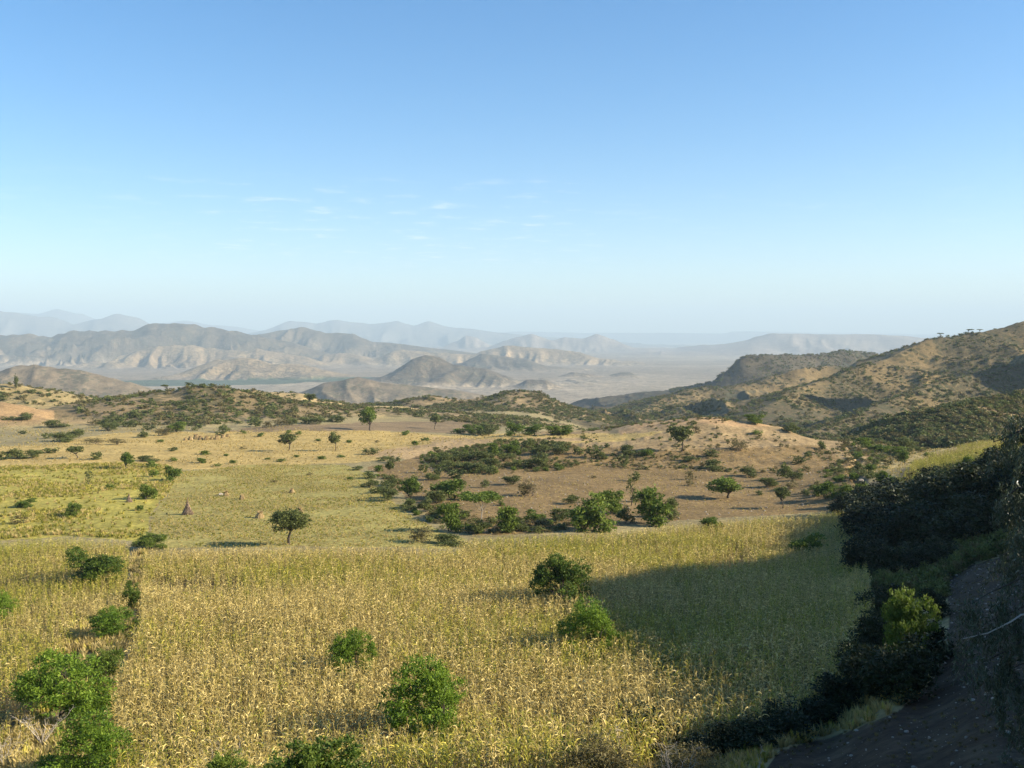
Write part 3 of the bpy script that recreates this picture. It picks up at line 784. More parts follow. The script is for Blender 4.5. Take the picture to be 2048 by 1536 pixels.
P(1190, 1570, 190, 95, 'near_brown', "olive-brown scrub bush at the bottom edge, right of the lit maize")
P(1390, 1570, 150, 90, 'near_brown', "brown scrub bush behind the bare stems at the bottom edge")
P(1812, 1345, 118, 208, 'near_green', "shrub with a sunlit yellow-green top standing in the deep shade by the track")
P(1618, 1110, 66, 50, 'mid_green', "low green bush in the maize where the shadow begins")
P(1420, 1058, 46, 26, 'mid_green', "small green bush at the top edge of the maize below the brown slope")
P(1930, 952, 30, 42, 'mid_green', "bright pointed shrub between the right maize and the dark tree belt")
P(262, 1215, 46, 60, 'near_green', "small bush in the ditch between the two maize fields, above the feathery one")
P(212, 1365, 80, 80, 'near_green', "bush on the right side of the ditch beside the tall one")
# dark belt of trees on the right
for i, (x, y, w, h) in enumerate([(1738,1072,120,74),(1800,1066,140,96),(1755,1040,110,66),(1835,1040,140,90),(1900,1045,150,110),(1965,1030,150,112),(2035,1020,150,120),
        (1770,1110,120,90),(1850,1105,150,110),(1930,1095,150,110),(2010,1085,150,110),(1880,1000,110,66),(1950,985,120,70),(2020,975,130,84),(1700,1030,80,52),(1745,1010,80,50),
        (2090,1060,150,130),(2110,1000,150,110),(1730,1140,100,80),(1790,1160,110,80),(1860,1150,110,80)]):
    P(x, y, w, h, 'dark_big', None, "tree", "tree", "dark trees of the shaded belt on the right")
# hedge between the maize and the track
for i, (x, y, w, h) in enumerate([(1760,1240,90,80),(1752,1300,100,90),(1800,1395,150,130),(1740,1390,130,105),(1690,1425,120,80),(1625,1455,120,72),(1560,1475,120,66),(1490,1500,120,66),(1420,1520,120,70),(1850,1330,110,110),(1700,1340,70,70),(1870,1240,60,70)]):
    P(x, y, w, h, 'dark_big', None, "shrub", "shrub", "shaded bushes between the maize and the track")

# the middle distance: (zoom map, x, y of the foot, width, height, kind)
M = [
 # trees
 (Z2,175,822,104,132,'mid_tree_green',"dark green tree beside the ploughed strip, left of the thin tree","tree"),
 (Z2,555,815,60,76,'mid_tree',"thin small-crowned tree alone on the brown ploughed strip","tree"),
 (Z2,2000,945,130,140,'mid_tree',"spreading tree on the near flank of the brown mound","tree"),
 (Z2,290,1082,50,78,'mid_tree',"little tree at the left tip of the brown slope","tree"),
 (Z2,830,1345,215,150,'flat_acacia_dark',"dark flat-topped acacia with a pale trunk in the thicket above the maize","tree"),
 (Z2,1700,1262,80,210,'sapling',"thin tall sapling between the two big bright bushes","tree"),
 (Z2,405,1215,120,112,'mid_tree_green',"round green tree left of the thicket on the brown slope","tree"),
 (Z3,635,1218,92,112,'mid_tree',"small round tree with its shadow beside it, low on the brown slope","tree"),
 (Z3,315,1158,200,115,'mid_tree_green',"wide low tree leaning over its shade on the brown slope","tree"),
 (Z3,1350,962,52,80,'mid_tree_green',"small upright tree at the corner of the right maize","tree"),
 (Z3,380,882,115,80,'mid_brown',"brownish round bush on the rim of the brown mound","shrub"),
 (Z1,1686,940,95,92,'mid_tree',"forked two-lobed tree alone on the straw field","tree"),
 (Z1,1957,940,68,102,'mid_tree',"slim tree right of the forked tree on the straw field","tree"),
 (Z1,450,985,92,64,'mid_tree',"dark low tree at the upper edge of the yellow-green field","tree"),
 (Z1,735,1048,82,95,'mid_tree_green',"bright green tree on a thick trunk above the yellow-green field","tree"),
 (Z1,520,1142,64,112,'sapling',"thin bright sapling in the yellow-green field","tree"),
 (Z1,1000,1118,96,100,'mid_green',"bright bush on the boundary at the head of the green stubble","shrub"),
 (Z1,850,1225,104,106,'mid_green',"round feathery bush on the field boundary left of the tall stook","shrub"),
 (Z1,93,578,30,84,'tall_tree',"tall narrow tree on the crest of the left hillside","tree"),
 (Z1,980,602,56,42,'flat_acacia',"flat-topped acacia on the skyline of the round bushy hill","tree"),
 (Z1,1812,668,62,56,'mid_tree',"dark tree on the shoulder between the two bushy hills","tree"),
 (Z3,1558,222,34,24,'flat_acacia',"flat acacia on the right ridge line, lowest and leftmost of the row","tree"),
 (Z3,1640,208,50,20,'flat_acacia',"second flat acacia on the right ridge line, broad and very low","tree"),
 (Z3,1720,196,52,22,'flat_acacia',"third flat acacia on the right ridge line, wide umbrella shape","tree"),
 (Z3,1790,192,34,18,'flat_acacia',"small flat acacia on the right ridge line, highest of the row","tree"),
 # the thicket and the big bushes
 (Z2,640,1410,150,180,'mid_green',"tall green bush at the left end of the thicket above the maize","shrub"),
 (Z2,970,1420,180,170,'mid_green',"broad green bush right of the flat dark acacia","shrub"),
 (Z2,1050,1405,100,100,'mid_olive',"olive bush at the right end of the thicket","shrub"),
 (Z2,800,1425,130,90,'mid_olive',"low olive bush under the flat dark acacia","shrub"),
 (Z2,560,1245,120,95,'mid_olive',"olive bush joined to the left of the large round bush on the slope","shrub"),
 (Z2,660,1225,200,135,'mid_green',"large round bush on the brown slope above the thicket","shrub"),
 (Z2,1500,1405,260,235,'mid_green',"biggest bright bush above the maize, left of the sapling","shrub"),
 (Z2,1590,1300,150,140,'mid_green',"bush rising behind the biggest bright bush","shrub"),
 (Z2,1425,1395,120,95,'mid_olive',"dark low bush at the left foot of the biggest bright bush","shrub"),
 (Z2,1835,1370,250,220,'mid_green',"second big bright bush above the maize, right of the sapling","shrub"),
 (Z2,1942,1335,110,150,'mid_olive',"narrow bush against the right side of the second big bright bush","shrub"),
 (Z2,1665,1365,90,110,'mid_olive',"dim bush in the gap between the two big bright bushes","shrub"),
 (Z2,1130,1355,115,75,'mid_green',"low green bush between the thicket and the biggest bright bush","shrub"),
 (Z2,1180,1390,95,60,'mid_brown',"brownish bush under the low green one at the maize edge","shrub"),
 (Z2,1295,1345,130,85,'mid_olive',"olive bush left of the biggest bright bush","shrub"),
 (Z2,1360,1252,90,62,'mid_olive',"dark flat bush above and left of the biggest bright bush","shrub"),
 (Z2,1110,1205,130,95,'mid_brown',"sparse brown-green bush alone in the middle of the brown slope","shrub"),
 (Z2,480,1470,150,100,'mid_brown',"brown tangled bush at the right corner of the green stubble","shrub"),
 (Z2,650,1485,190,66,'mid_olive',"long low bush at the top edge of the maize by the red earth","shrub"),
 (Z3,210,1335,130,75,'mid_green',"green bush in the maize margin below the right part of the brown slope","shrub"),
 (Z3,470,718,120,54,'mid_green',"green bush on the far rim of the brown mound","shrub"),
 (Z3,680,775,100,55,'mid_olive',"olive bush where the mound drops toward the right valley","shrub"),
 (Z1,1165,812,30,30,'mid_olive',"small round bush at the foot of the bushy hill above the sheaves","shrub"),
]
for f, x, y, w, h, key, lab, cat in M:
    px, py = f(x, y); P(px, py, w * .342, h * .342, key, lab, cat)

# the smaller shrubs, by the place they grow in
SMALL = {
 "on the brown eroded slope": (Z2, 'small', [(490,1070,60,60),(570,1090,50,50),(670,1100,80,50),(530,1110,90,50),(310,1140,50,50),(290,1230,110,90),(500,1300,90,90),(410,1280,120,70),(890,1080,60,50),(1005,1140,95,66),(1270,1040,50,30),(845,1155,50,50),(1735,1120,60,60),(1730,1240,60,50),(1650,1020,60,70),(2040,1110,60,60),(940,1260,50,30),(1480,1100,40,20),(240,1180,70,40)]),
 "in the scrub band above the brown slope": (Z2, 'small', [(620,1010,120,80),(700,1000,120,70),(800,1000,120,76),(650,1055,100,60),(820,1068,120,66),(890,970,100,84),(1010,950,110,76),(1100,922,84,66),(1180,960,100,74),(1290,962,130,74),(1160,1038,140,90),(1060,1040,110,60),(740,1060,110,64),(960,1000,110,60),(880,1030,110,60),(1210,920,80,50),(1400,962,66,52),(1475,985,84,82),(1530,990,64,50),(1690,962,94,74),(1790,972,96,50),(1560,920,40,30)]),
 "along the edge of the green stubble field": (Z2, 'small', [(170,962,80,40),(250,1000,70,30),(320,1010,70,40),(100,1052,60,26),(220,1062,60,50),(170,1102,80,50),(180,1152,90,50),(200,1190,60,40)]),
 "on straw fields behind the brown slope": (Z2, 'small_green', [(760,840,90,60),(870,850,130,86),(820,850,90,60),(700,840,80,40),(1010,850,110,84),(450,905,52,30),(500,885,44,26),(390,850,52,36),(220,892,30,16),(50,890,26,12),(1130,850,120,70),(1240,850,110,60),(1330,845,110,56)]),
 "on the right half of the brown mound": (Z3, 'small', [(125,776,52,46),(220,912,74,46),(240,992,124,74),(440,1034,114,64),(650,1042,84,94),(550,1092,104,70),(700,1052,90,60),(690,1100,80,50),(100,1086,54,42),(950,1012,74,42),(860,872,54,54),(570,560,10,10),(480,780,60,24),(760,1000,60,40),(500,1140,50,30),(740,960,70,50),(310,1070,60,40),(90,940,90,34)]),
 "round the gully beside the mound": (Z3, 'small_green', [(990,862,66,54),(1110,862,94,64),(1080,930,62,54),(1085,1000,62,54),(1150,1002,62,56),(1220,1082,94,94),(1350,862,124,84),(1470,842,90,56),(1320,902,110,46),(1240,890,90,40),(890,1162,114,112),(1000,1152,104,84),(1110,1162,124,94),(1590,1030,140,50),(1480,912,64,26),(1060,1050,70,50),(1180,880,80,44),(970,1060,60,40),(1290,1090,110,60),(1400,1060,110,60)]),
 "on the pasture left of the straw field": (Z1, 'small', [(570,992,62,54),(870,1002,104,44),(100,985,120,64),(200,980,90,56),(30,990,80,50),(290,955,84,36),(330,802,104,54),(150,762,94,44),(130,842,44,24),(280,867,64,34),(380,887,154,60),(560,902,120,42),(680,905,100,40),(450,862,104,60),(640,822,104,54),(160,740,60,30),(60,760,80,30)]),
 "in the left yellow-green field": (Z1, 'small_green', [(440,1325,94,84),(170,1268,114,52),(100,1368,84,54),(640,1160,50,30),(900,1090,60,50),(880,1040,70,50),(820,1290,50,40)]),
 "on the straw field before the bushy hill": (Z1, 'small_green', [(1190,962,62,32),(1010,942,52,26),(1170,1012,62,40),(1370,1012,52,24),(1740,977,44,18),(1650,1002,54,18),(1880,987,62,22),(1530,857,44,28),(1690,838,34,26),(1750,847,34,26),(1420,932,40,20),(1320,970,30,16),(1560,992,34,16),(940,890,50,20),(1420,840,34,24),(1860,885,34,20),(2040,892,34,20),(1010,1000,50,24),(1270,1030,40,18),(1990,978,50,16),(1810,1085,40,20),(2040,1110,44,22),(1600,1125,40,14)]),
 "at the foot of the round bushy hill": (Z1, 'small', [(1040,832,104,64),(940,852,104,54),(1310,832,74,44),(1290,852,50,30),(1140,822,34,28),(840,862,64,40),(1500,800,80,44),(1560,805,70,40),(1640,795,90,54),(1700,790,90,50),(1780,780,80,44),(1860,785,90,50),(1960,775,90,50),(700,780,80,50),(760,800,80,44),(620,800,90,50),(560,790,80,50),(780,740,70,40),(880,820,70,34)]),
}
sizes = ["tiny", "small", "medium-sized", "larger"]
tone = {'small': "olive", 'small_green': "green", 'small_dry': "brownish"}
rs = random.Random(4)
for place, (f, key0, items) in SMALL.items():
    items = [it for it in items if it[2] > 12]
    items.sort(key=lambda t: t[0])
    grp = "shrubs " + place
    for n_, (x, y, w, h) in enumerate(items):
        key = key0 if rs.random() < .72 else rs.choice(['small', 'small_dry', 'small_green'])
        px, py = f(x, y)
        sz = sizes[0 if w < 45 else 1 if w < 75 else 2 if w < 105 else 3]
        prev = "first" if n_ == 0 else None
        ords = ["first","second","third","fourth","fifth","sixth","seventh","eighth","ninth","tenth","eleventh","twelfth","thirteenth","fourteenth","fifteenth","sixteenth","seventeenth","eighteenth","nineteenth","twentieth","twenty-first","twenty-second","twenty-third","twenty-fourth"]
        lab = f"{sz} {tone[key]} shrub {place}, {ords[n_]} from left"
        w2, h2 = w * .342, h * .342
        big = {'small': 'mid_olive', 'small_green': 'mid_green', 'small_dry': 'mid_brown'}
        P(px, py, w2, h2, big[key] if w > 85 else key, lab, "shrub", None, grp)

def place_plants():
    a = np.array([(p[0], p[1]) for p in PLANTS])
    pos, ok = hit(a[:, 0], a[:, 1])
    cnt = {}
    mz = np.array([inpoly(p[0], p[1] - 4, MAIZE_MAIN) or inpoly(p[0], p[1] - 4, MAIZE_LEFT) for p in PLANTS])
    pos2, ok2 = hit(a[:, 0], a[:, 1], lift=0.9)
    belt = sorted([i for i, p in enumerate(PLANTS) if p[7] is None and p[6] == "tree"], key=lambda i: a[i, 1])
    rows = {}
    for r_, nm in enumerate(("far", "middle", "near")):
        seg = sorted(belt[r_ * 7:(r_ + 1) * 7], key=lambda i: a[i, 0])
        for q, i in enumerate(seg): rows[i] = f"dark tree of the shaded belt on the right, {nm} row, {('first','second','third','fourth','fifth','sixth','seventh')[q]} from left"
    hedge = sorted([i for i, p in enumerate(PLANTS) if p[7] is None and p[6] == "shrub"], key=lambda i: a[i, 0])
    for q, i in enumerate(hedge):
        rows[i] = f"dark bush between the shaded maize and the track, {('first','second','third','fourth','fifth','sixth','seventh','eighth','ninth','tenth','eleventh','twelfth')[q]} from left"
    for i, (px, py, w, h, key, name, cat, lab, grp) in enumerate(PLANTS):
        if not ok[i]: print("no ground for", lab, px, py); continue
        d = pos[i, 1]
        # trees of the ridge lines stand just behind the crest
        q = pos[i]
        if mz[i]: q = pos2[i]; d = q[1]
        W = w / F_PX * d * 1.1; H = h / F_PX * d * 1.04 + (0.9 if mz[i] else 0)
        if key.startswith('small') or key.startswith('mid'): W *= 1.12; H *= 1.1
        if lab is None: lab = rows[i]
        if key == 'flat_acacia': W *= 1.1; H *= 1.1
        if key == 'near_feather': W *= 1.22; H *= 1.1
        simple = key.startswith('small')
        put_plant(name, lab, cat, grp, key, tuple(q), W, H, rz=rs.uniform(0, 6.28), simple=simple)
place_plants()
print("PLANTS", len(PLANTS))
# ------------------------------------------------------------------ things nobody could count: set out with geometry nodes
def scatter(name, label, meshes, pts, rz, sc, tilt, vi, cat=None):
    """one object that carries a point per plant; geometry nodes put one of the plants on each"""
    src = bpy.data.collections.new(name + "_kinds")
    for i, me in enumerate(meshes):
        o = bpy.data.objects.new(f"{name}_kind_{i:02d}", me); src.objects.link(o)
    n = len(pts)
    me = bpy.data.meshes.new(name); me.vertices.add(n)
    me.vertices.foreach_set("co", np.asarray(pts, np.float32).ravel())
    rot = np.stack([tilt[:, 0], tilt[:, 1], rz], 1)
    at = me.attributes.new("rot", 'FLOAT_VECTOR', 'POINT'); at.data.foreach_set("vector", rot.astype(np.float32).ravel())
    if sc.ndim == 1: sc = np.stack([sc, sc, sc], 1)
    at = me.attributes.new("size", 'FLOAT_VECTOR', 'POINT'); at.data.foreach_set("vector", sc.astype(np.float32).ravel())
    at = me.attributes.new("kind_index", 'INT', 'POINT'); at.data.foreach_set("value", np.asarray(vi, np.int32))
    o = bpy.data.objects.new(name, me); C.objects.link(o)
    ng = bpy.data.node_groups.new(name + "_nodes", 'GeometryNodeTree')
    ng.interface.new_socket("Geometry", in_out='INPUT', socket_type='NodeSocketGeometry')
    ng.interface.new_socket("Geometry", in_out='OUTPUT', socket_type='NodeSocketGeometry')
    N, L = ng.nodes, ng.links
    gi = N.new("NodeGroupInput"); go = N.new("NodeGroupOutput")
    ci = N.new("GeometryNodeCollectionInfo"); ci.inputs["Collection"].default_value = src
    ci.inputs["Separate Children"].default_value = True; ci.inputs["Reset Children"].default_value = True
    ip = N.new("GeometryNodeInstanceOnPoints")
    def attr(nm, ty):
        t = N.new("GeometryNodeInputNamedAttribute"); t.data_type = ty; t.inputs["Name"].default_value = nm
        return [s for s in t.outputs if s.enabled and s.name == "Attribute"][0]
    L.new(gi.outputs[0], ip.inputs["Points"]); L.new(ci.outputs[0], ip.inputs["Instance"])
    ip.inputs["Pick Instance"].default_value = True
    L.new(attr("kind_index", 'INT'), ip.inputs["Instance Index"])
    L.new(attr("rot", 'FLOAT_VECTOR'), ip.inputs["Rotation"]); L.new(attr("size", 'FLOAT_VECTOR'), ip.inputs["Scale"])
    L.new(ip.outputs[0], go.inputs[0])
    md = o.modifiers.new("plants", 'NODES'); md.node_group = ng
    return tag(o, label, cat or name.replace("_", " "), kind="stuff")

def maize_mesh(seed, mat, h=2.3):
    """stalk with drooping strap leaves, a tassel, sometimes an ear"""
    rng = np.random.default_rng(seed); g = Geo()
    lean = rng.normal(size=2) * .12
    n = 5; t = np.linspace(0, 1, n)
    st = np.stack([lean[0] * t ** 2, lean[1] * t ** 2, h * t * .94], 1)
    add_tube(g, st, np.linspace(.016, .007, n), 3, rng.uniform(.35, .6))
    a0 = rng.uniform(0, 6.28)
    nl = rng.integers(12, 16)
    for k in range(nl):
        f = .12 + .8 * k / nl; z = h * f; b = np.array([lean[0] * f * f, lean[1] * f * f, z])
        a = a0 + k * math.pi + rng.normal() * .45
        L = rng.uniform(.42, .72) * (1.1 - .35 * abs(f - .55)); W = rng.uniform(.042, .075)
        el = rng.uniform(.5, 1.15); dr = rng.uniform(1.6, 3.4)
        d = np.array([math.cos(a), math.sin(a), 0]); side = np.array([-math.sin(a), math.cos(a), 0])
        roll = rng.normal() * .5
        p = b.copy(); rows = []; ang = el; m = 4
        for i in range(m):
            w = W * (0.55, 1.0, .8, .05)[i] * .5
            sv = side * math.cos(roll) + np.array([0, 0, 1]) * math.sin(roll)
            rows += [p - sv * w, p + sv * w]
            p = p + (d * math.cos(ang) + np.array([0, 0, math.sin(ang)])) * L / (m - 1); ang -= dr / (m - 1)
        q = np.arange(m - 1)[:, None] * 2 + np.array([[0, 1, 3, 2]])
        # dry leaves pale, lower ones darker, the palest few as painted glints
        g.add(np.array(rows), q, np.clip(rng.beta(.8, 1.2) * .85 + .2 * (f - .5) + (0.6 if rng.random() < .14 else 0), 0, 1))
    for k in range(4):
        a = rng.uniform(0, 6.28); top = st[-1]
        e = top + np.array([math.cos(a) * .09, math.sin(a) * .09, rng.uniform(.16, .3)])
        add_tube(g, np.array([top, (top + e) / 2 + np.array([0, 0, .03]), e]), [.006, .006, .004], 3, .6)
    if rng.random() < .7:
        a = rng.uniform(0, 6.28); z = h * rng.uniform(.4, .55)
        b = np.array([0, 0, z]); e = b + np.array([math.cos(a) * .12, math.sin(a) * .12, .2])
        add_tube(g, np.array([b, (b + e) / 2, e]), [.02, .035, .008], 5, .95)
    return g.mesh("maize_plant", mat)

def tuft_mesh(seed, mat, n=26, h=.45, r=.25, w=.02):
    rng = np.random.default_rng(seed); g = Geo()
    a = rng.uniform(0, 6.28, n); q = rng.uniform(0, r * .5, n); L = h * rng.uniform(.5, 1.15, n); out = rng.uniform(.1, .9, n)
    b = np.stack([np.cos(a) * q, np.sin(a) * q, np.full(n, -.02)], 1)
    d = np.stack([np.cos(a) * out * .6, np.sin(a) * out * .6, np.ones(n)], 1); d /= np.linalg.norm(d, axis=1)[:, None]
    s = np.stack([-np.sin(a + rng.normal(size=n)), np.cos(a), np.zeros(n)], 1) * w
    mid = b + d * L[:, None] * .55; tip = b + d * L[:, None] + np.stack([np.cos(a), np.sin(a), -np.ones(n) * .6], 1) * (L * out * .25)[:, None]
    v = np.stack([b - s, b + s, mid + s, tip, mid - s], 1).reshape(-1, 3)
    i = np.arange(n)[:, None] * 5
    tt = np.repeat(np.clip(rng.uniform(0, 1) + rng.normal(size=n) * .25, 0, 1), 5)
    g.add(v, np.concatenate([i + np.array([[0, 1, 2, 4]])]), tt)
    g.add(np.zeros((0, 3)), np.zeros((0, 3), int), np.zeros(0))
    g.f3.append(i + np.array([[4, 2, 3]]))
    return g.mesh("grass_tuft", mat)

MZ = [maize_mesh(300 + i, M_MAIZE, 2.2 + .05 * (i % 4)) for i in range(8)] + [maize_mesh(330 + i, M_MAIZE_GREEN, 2.2) for i in range(6)]
TUFT_DRY = [tuft_mesh(400 + i, M_GRASS_DRY) for i in range(5)]
TUFT_GREEN = [tuft_mesh(420 + i, M_GRASS_GREEN, 24, .4, .3, .03) for i in range(5)]

TUFT_TRACK = [tuft_mesh(440 + i, M_BROWNISH, 40, .3, .5, .015) for i in range(4)]

def grid_points(x0, x1, y0, y1, step, rng, jit=.4):
    gx, gy = np.meshgrid(np.arange(x0, x1, step), np.arange(y0, y1, step))
    x = gx.ravel() + rng.uniform(-jit, jit, gx.size) * step; y = gy.ravel() + rng.uniform(-jit, jit, gx.size) * step
    return x, y

BUSHES = None
def sample_zone(poly, x0, x1, y0, y1, step, rng, keep=1.0, wob=4, lift=0.0):
    x, y = grid_points(x0, x1, y0, y1, step, rng)
    m = (np.abs(x) < y * .62 + 6); x, y = x[m], y[m]
    z = height(x, y); px, py = to_px(x, y, z + lift)
    n1 = fbm(x, y, 9, 2, 91)
    m = inpoly(px + wob * n1, py + wob * .4 * n1, poly) & (rng.random(len(x)) < keep)
    return np.stack([x[m], y[m], z[m]], 1), px[m], py[m]

def maize_fields():
    rng = np.random.default_rng(5)
    P1, px1, py1 = sample_zone(MAIZE_MAIN, -90, 130, 46, 270, .56, rng, lift=1.9)
    P2, px2, py2 = sample_zone(MAIZE_LEFT, -130, -15, 46, 270, .66, rng, lift=1.9)
    P3, px3, py3 = sample_zone(MAIZE_RIGHT, 60, 230, 160, 460, 1.1, rng, lift=1.9)
    # open patches, thin and green places
    thin = fbm(P1[:, 0], P1[:, 1], 14, 3, 95)
    k = rng.random(len(P1)) > np.clip((thin - .35) * 3, 0, .75)
    P1 = P1[k]; thin = thin[k]
    # leave room round the bushes that stand in the field
    bp = np.array([(o.location.x, o.location.y, 0) for o in C.objects if o.parent is None and o.get("category") in ("shrub", "tree") and o.location.y < 260])
    def clear(P):
        k = np.ones(len(P), bool)
        for b in bp:
            k &= np.hypot(P[:, 0] - b[0], P[:, 1] - b[1]) > .8
        return P[k]
    P1 = clear(P1); P2 = clear(P2)
    allP = {}
    out = []
    for P, nm, lab in ((P1, "main", "broad field of ripe dry maize across the foreground"), (P2, "left", "maize field left of the bush-lined ditch"), (P3, "right", "maize field above the dark belt of trees on the right")):
        n = len(P); r = np.hypot(P[:, 0], P[:, 1])
        gn = fbm(P[:, 0], P[:, 1], 22, 3, 97) + (.35 if nm == "right" else 0) + (.3 if nm == "left" else 0) + np.clip((r - 150) / 160, 0, .35)
        green = rng.random(n) < np.clip(.28 + gn * .9, .05, .9)
        vi = np.where(green, 8 + rng.integers(0, 6, n), rng.integers(0, 8, n))
        sc = rng.uniform(.78, 1.12, n) * (1 + .12 * fbm(P[:, 0], P[:, 1], 8, 2, 98))
        if nm == "left": sc *= .82
        rz = rng.uniform(0, 6.28, n); tilt = rng.normal(size=(n, 2)) * .09
        if nm == "main":
            order = np.argsort(r)[:]
            tpx, tpy = to_px(P[:, 0], P[:, 1], P[:, 2] + 1.6)
            inview = order[((np.abs(P[order, 0]) < P[order, 1] * .51) & (tpy[order] < 1530))][:300]
            for q in inview:
                o = bpy.data.objects.new("maize_plant", MZ[vi[q]]); C.objects.link(o)
                o.location = tuple(P[q]); o.rotation_euler = (tilt[q, 0], tilt[q, 1], rz[q]); o.scale = (sc[q],) * 3
                tag(o, "dry leafy maize plant in the nearest rows along the bottom edge", "maize plant", "maize plants of the nearest rows")
            k = np.ones(n, bool); k[inview] = False
            P, rz, sc, tilt, vi = P[k], rz[k], sc[k], tilt[k], vi[k]
        print("maize", nm, len(P))
        scatter("maize_field", lab, MZ, P, rz, sc, tilt, vi, "maize field")
maize_fields()

def ground_cover():
    rng = np.random.default_rng(6)
    def put(name, lab, poly, box, step, variants, smin, smax, keep=1.0, patch=None):
        P, px, py = sample_zone(poly, *box, step, rng, keep)
        if patch:
            v = fbm(P[:, 0], P[:, 1], patch, 3, 123); P = P[rng.random(len(P)) < np.clip(.55 + v * 1.6, .08, 1)]
        n = len(P); print(name, n)
        s = rng.uniform(smin, smax, n)
        scatter(name, lab, variants, P, rng.uniform(0, 6.28, n), np.stack([s, s, s * rng.uniform(.7, 1.2, n)], 1), rng.normal(size=(n, 2)) * .08, rng.integers(0, len(variants), n), "grass")
    put("yellow_green_crop", "low yellow-green crop filling the field on the left", YELLOW_FIELD, (-220, -20, 140, 420), .95, TUFT_GREEN + TUFT_DRY[:3], 1.1, 2.2, 1.0, 16)
    put("stubble_grass", "green and straw stubble in the field with the stooks", GREEN_FIELD, (-150, 20, 140, 420), .75, TUFT_GREEN[:3] + TUFT_DRY, .4, 1.1, 1.0, 12)
    put("straw_grass", "pale dry grass of the straw fields", STRAW, (-260, 160, 250, 700), 2.3, TUFT_DRY, .8, 1.9, .8, 25)
    put("slope_grass", "thin dry grass on the brown eroded slope", BROWN, (-60, 190, 160, 520), 1.6, TUFT_DRY, .5, 1.3, .5, 14)
    put("pasture_grass", "dry grass round the right maize", GRASS_R, (90, 260, 180, 600), 1.6, TUFT_DRY + TUFT_GREEN[:1], .8, 1.6, .9)
    DITCH = [(20,1600),(40,1480),(80,1400),(120,1290),(190,1215),(262,1190),(262,1085),(295,1085),(285,1180),(265,1240),(232,1330),(235,1500),(245,1600)]
    put("ditch_grass", "rank dry grass in the ditch between the maize fields", DITCH, (-60, -5, 44, 190), .28, TUFT_DRY + TUFT_GREEN[:2], .9, 2.6, 1.0, 5)
    VERGE = [(-100,1600),(-100,1490),(40,1480),(30,1600)]
    put("bank_grass", "pale tangled dry grass at the bottom left corner", VERGE, (-60, -10, 40, 70), .22, TUFT_DRY, 1.0, 2.4, .95, 4)
    V2 = [(700,1600),(1180,1545),(1280,1480),(1520,1420),(1640,1385),(1740,1215),(1800,1220),(1870,1350),(1800,1420),(1700,1462),(1560,1500),(1480,1600)]
    put("verge_grass", "dim rough grass between the maize and the track", V2, (-10, 70, 42, 130), .38, TUFT_DRY + TUFT_GREEN[:2], .8, 1.8, .8, 5)
    put("track_weeds", "scattered weeds on the bare track", PATH, (4, 110, 30, 130), .5, TUFT_TRACK, .2, .6, .5, 3)
    put("pasture_grass", "thin dry grass on the slopes at the far left of the fields", [(-60,895),(-60,825),(120,838),(160,850),(330,850),(430,862),(330,862),(210,868),(100,888)], (-400, -60, 280, 900), 2.4, TUFT_DRY + TUFT_GREEN[:1], .9, 2.0, .8, 30)
    # low rank growth under the belt of trees
    V3 = [(1690,1030),(1750,990),(1850,950),(2060,925),(2200,920),(2200,1100),(2010,1110),(1940,1130),(1890,1165),(1870,1240),(1760,1220),(1740,1130)]
    put("undergrowth", "dark undergrowth below the belt of trees", V3, (40, 160, 80, 300), .9, [KIND['small_dry'][0][1], KIND['small'][0][1], KIND['small'][1][1]], 1.0, 2.4, .8)
def thicket_growth():
    rng = np.random.default_rng(16)
    for nm, lab, poly, step, smin, smax in (("undergrowth", "tangled low growth in the scrub band above the brown slope", [(835,925),(870,900),(1000,885),(1120,878),(1180,915),(1160,940),(1020,950),(900,948)], 2.0, 1.2, 2.8),
             ("undergrowth", "tangled low growth filling the thicket above the maize", [(745,945),(800,960),(880,1000),(960,1040),(1060,1045),(1190,1050),(1150,1062),(1000,1072),(900,1072),(830,1030),(780,985)], 1.8, 1.0, 2.4),
             ("undergrowth", "low growth round the gully below the right valley", [(1600,990),(1700,880),(1760,875),(1900,880),(1860,900),(1780,930),(1740,985),(1690,1010)], 2.6, 1.2, 2.8)):
        P_, px, py = sample_zone(poly, -60, 240, 150, 620, step, rng, .8, 5)
        v = fbm(P_[:, 0], P_[:, 1], 12, 3, 130); P_ = P_[rng.random(len(P_)) < np.clip(.5 + v * 1.8, .05, 1)]
        n = len(P_); s = rng.uniform(smin, smax, n); print(nm, n)
        ms = [KIND['small'][i][1] for i in range(4)] + [KIND['small_green'][0][1], KIND['small_dry'][0][1], KIND['small_dry'][1][1]]
        scatter(nm, lab, ms, P_, rng.uniform(0, 6.28, n), np.stack([s, s, s * rng.uniform(.5, .8, n)], 1), np.zeros((n, 2)), rng.integers(0, len(ms), n), "undergrowth")
ground_cover()
thicket_growth()

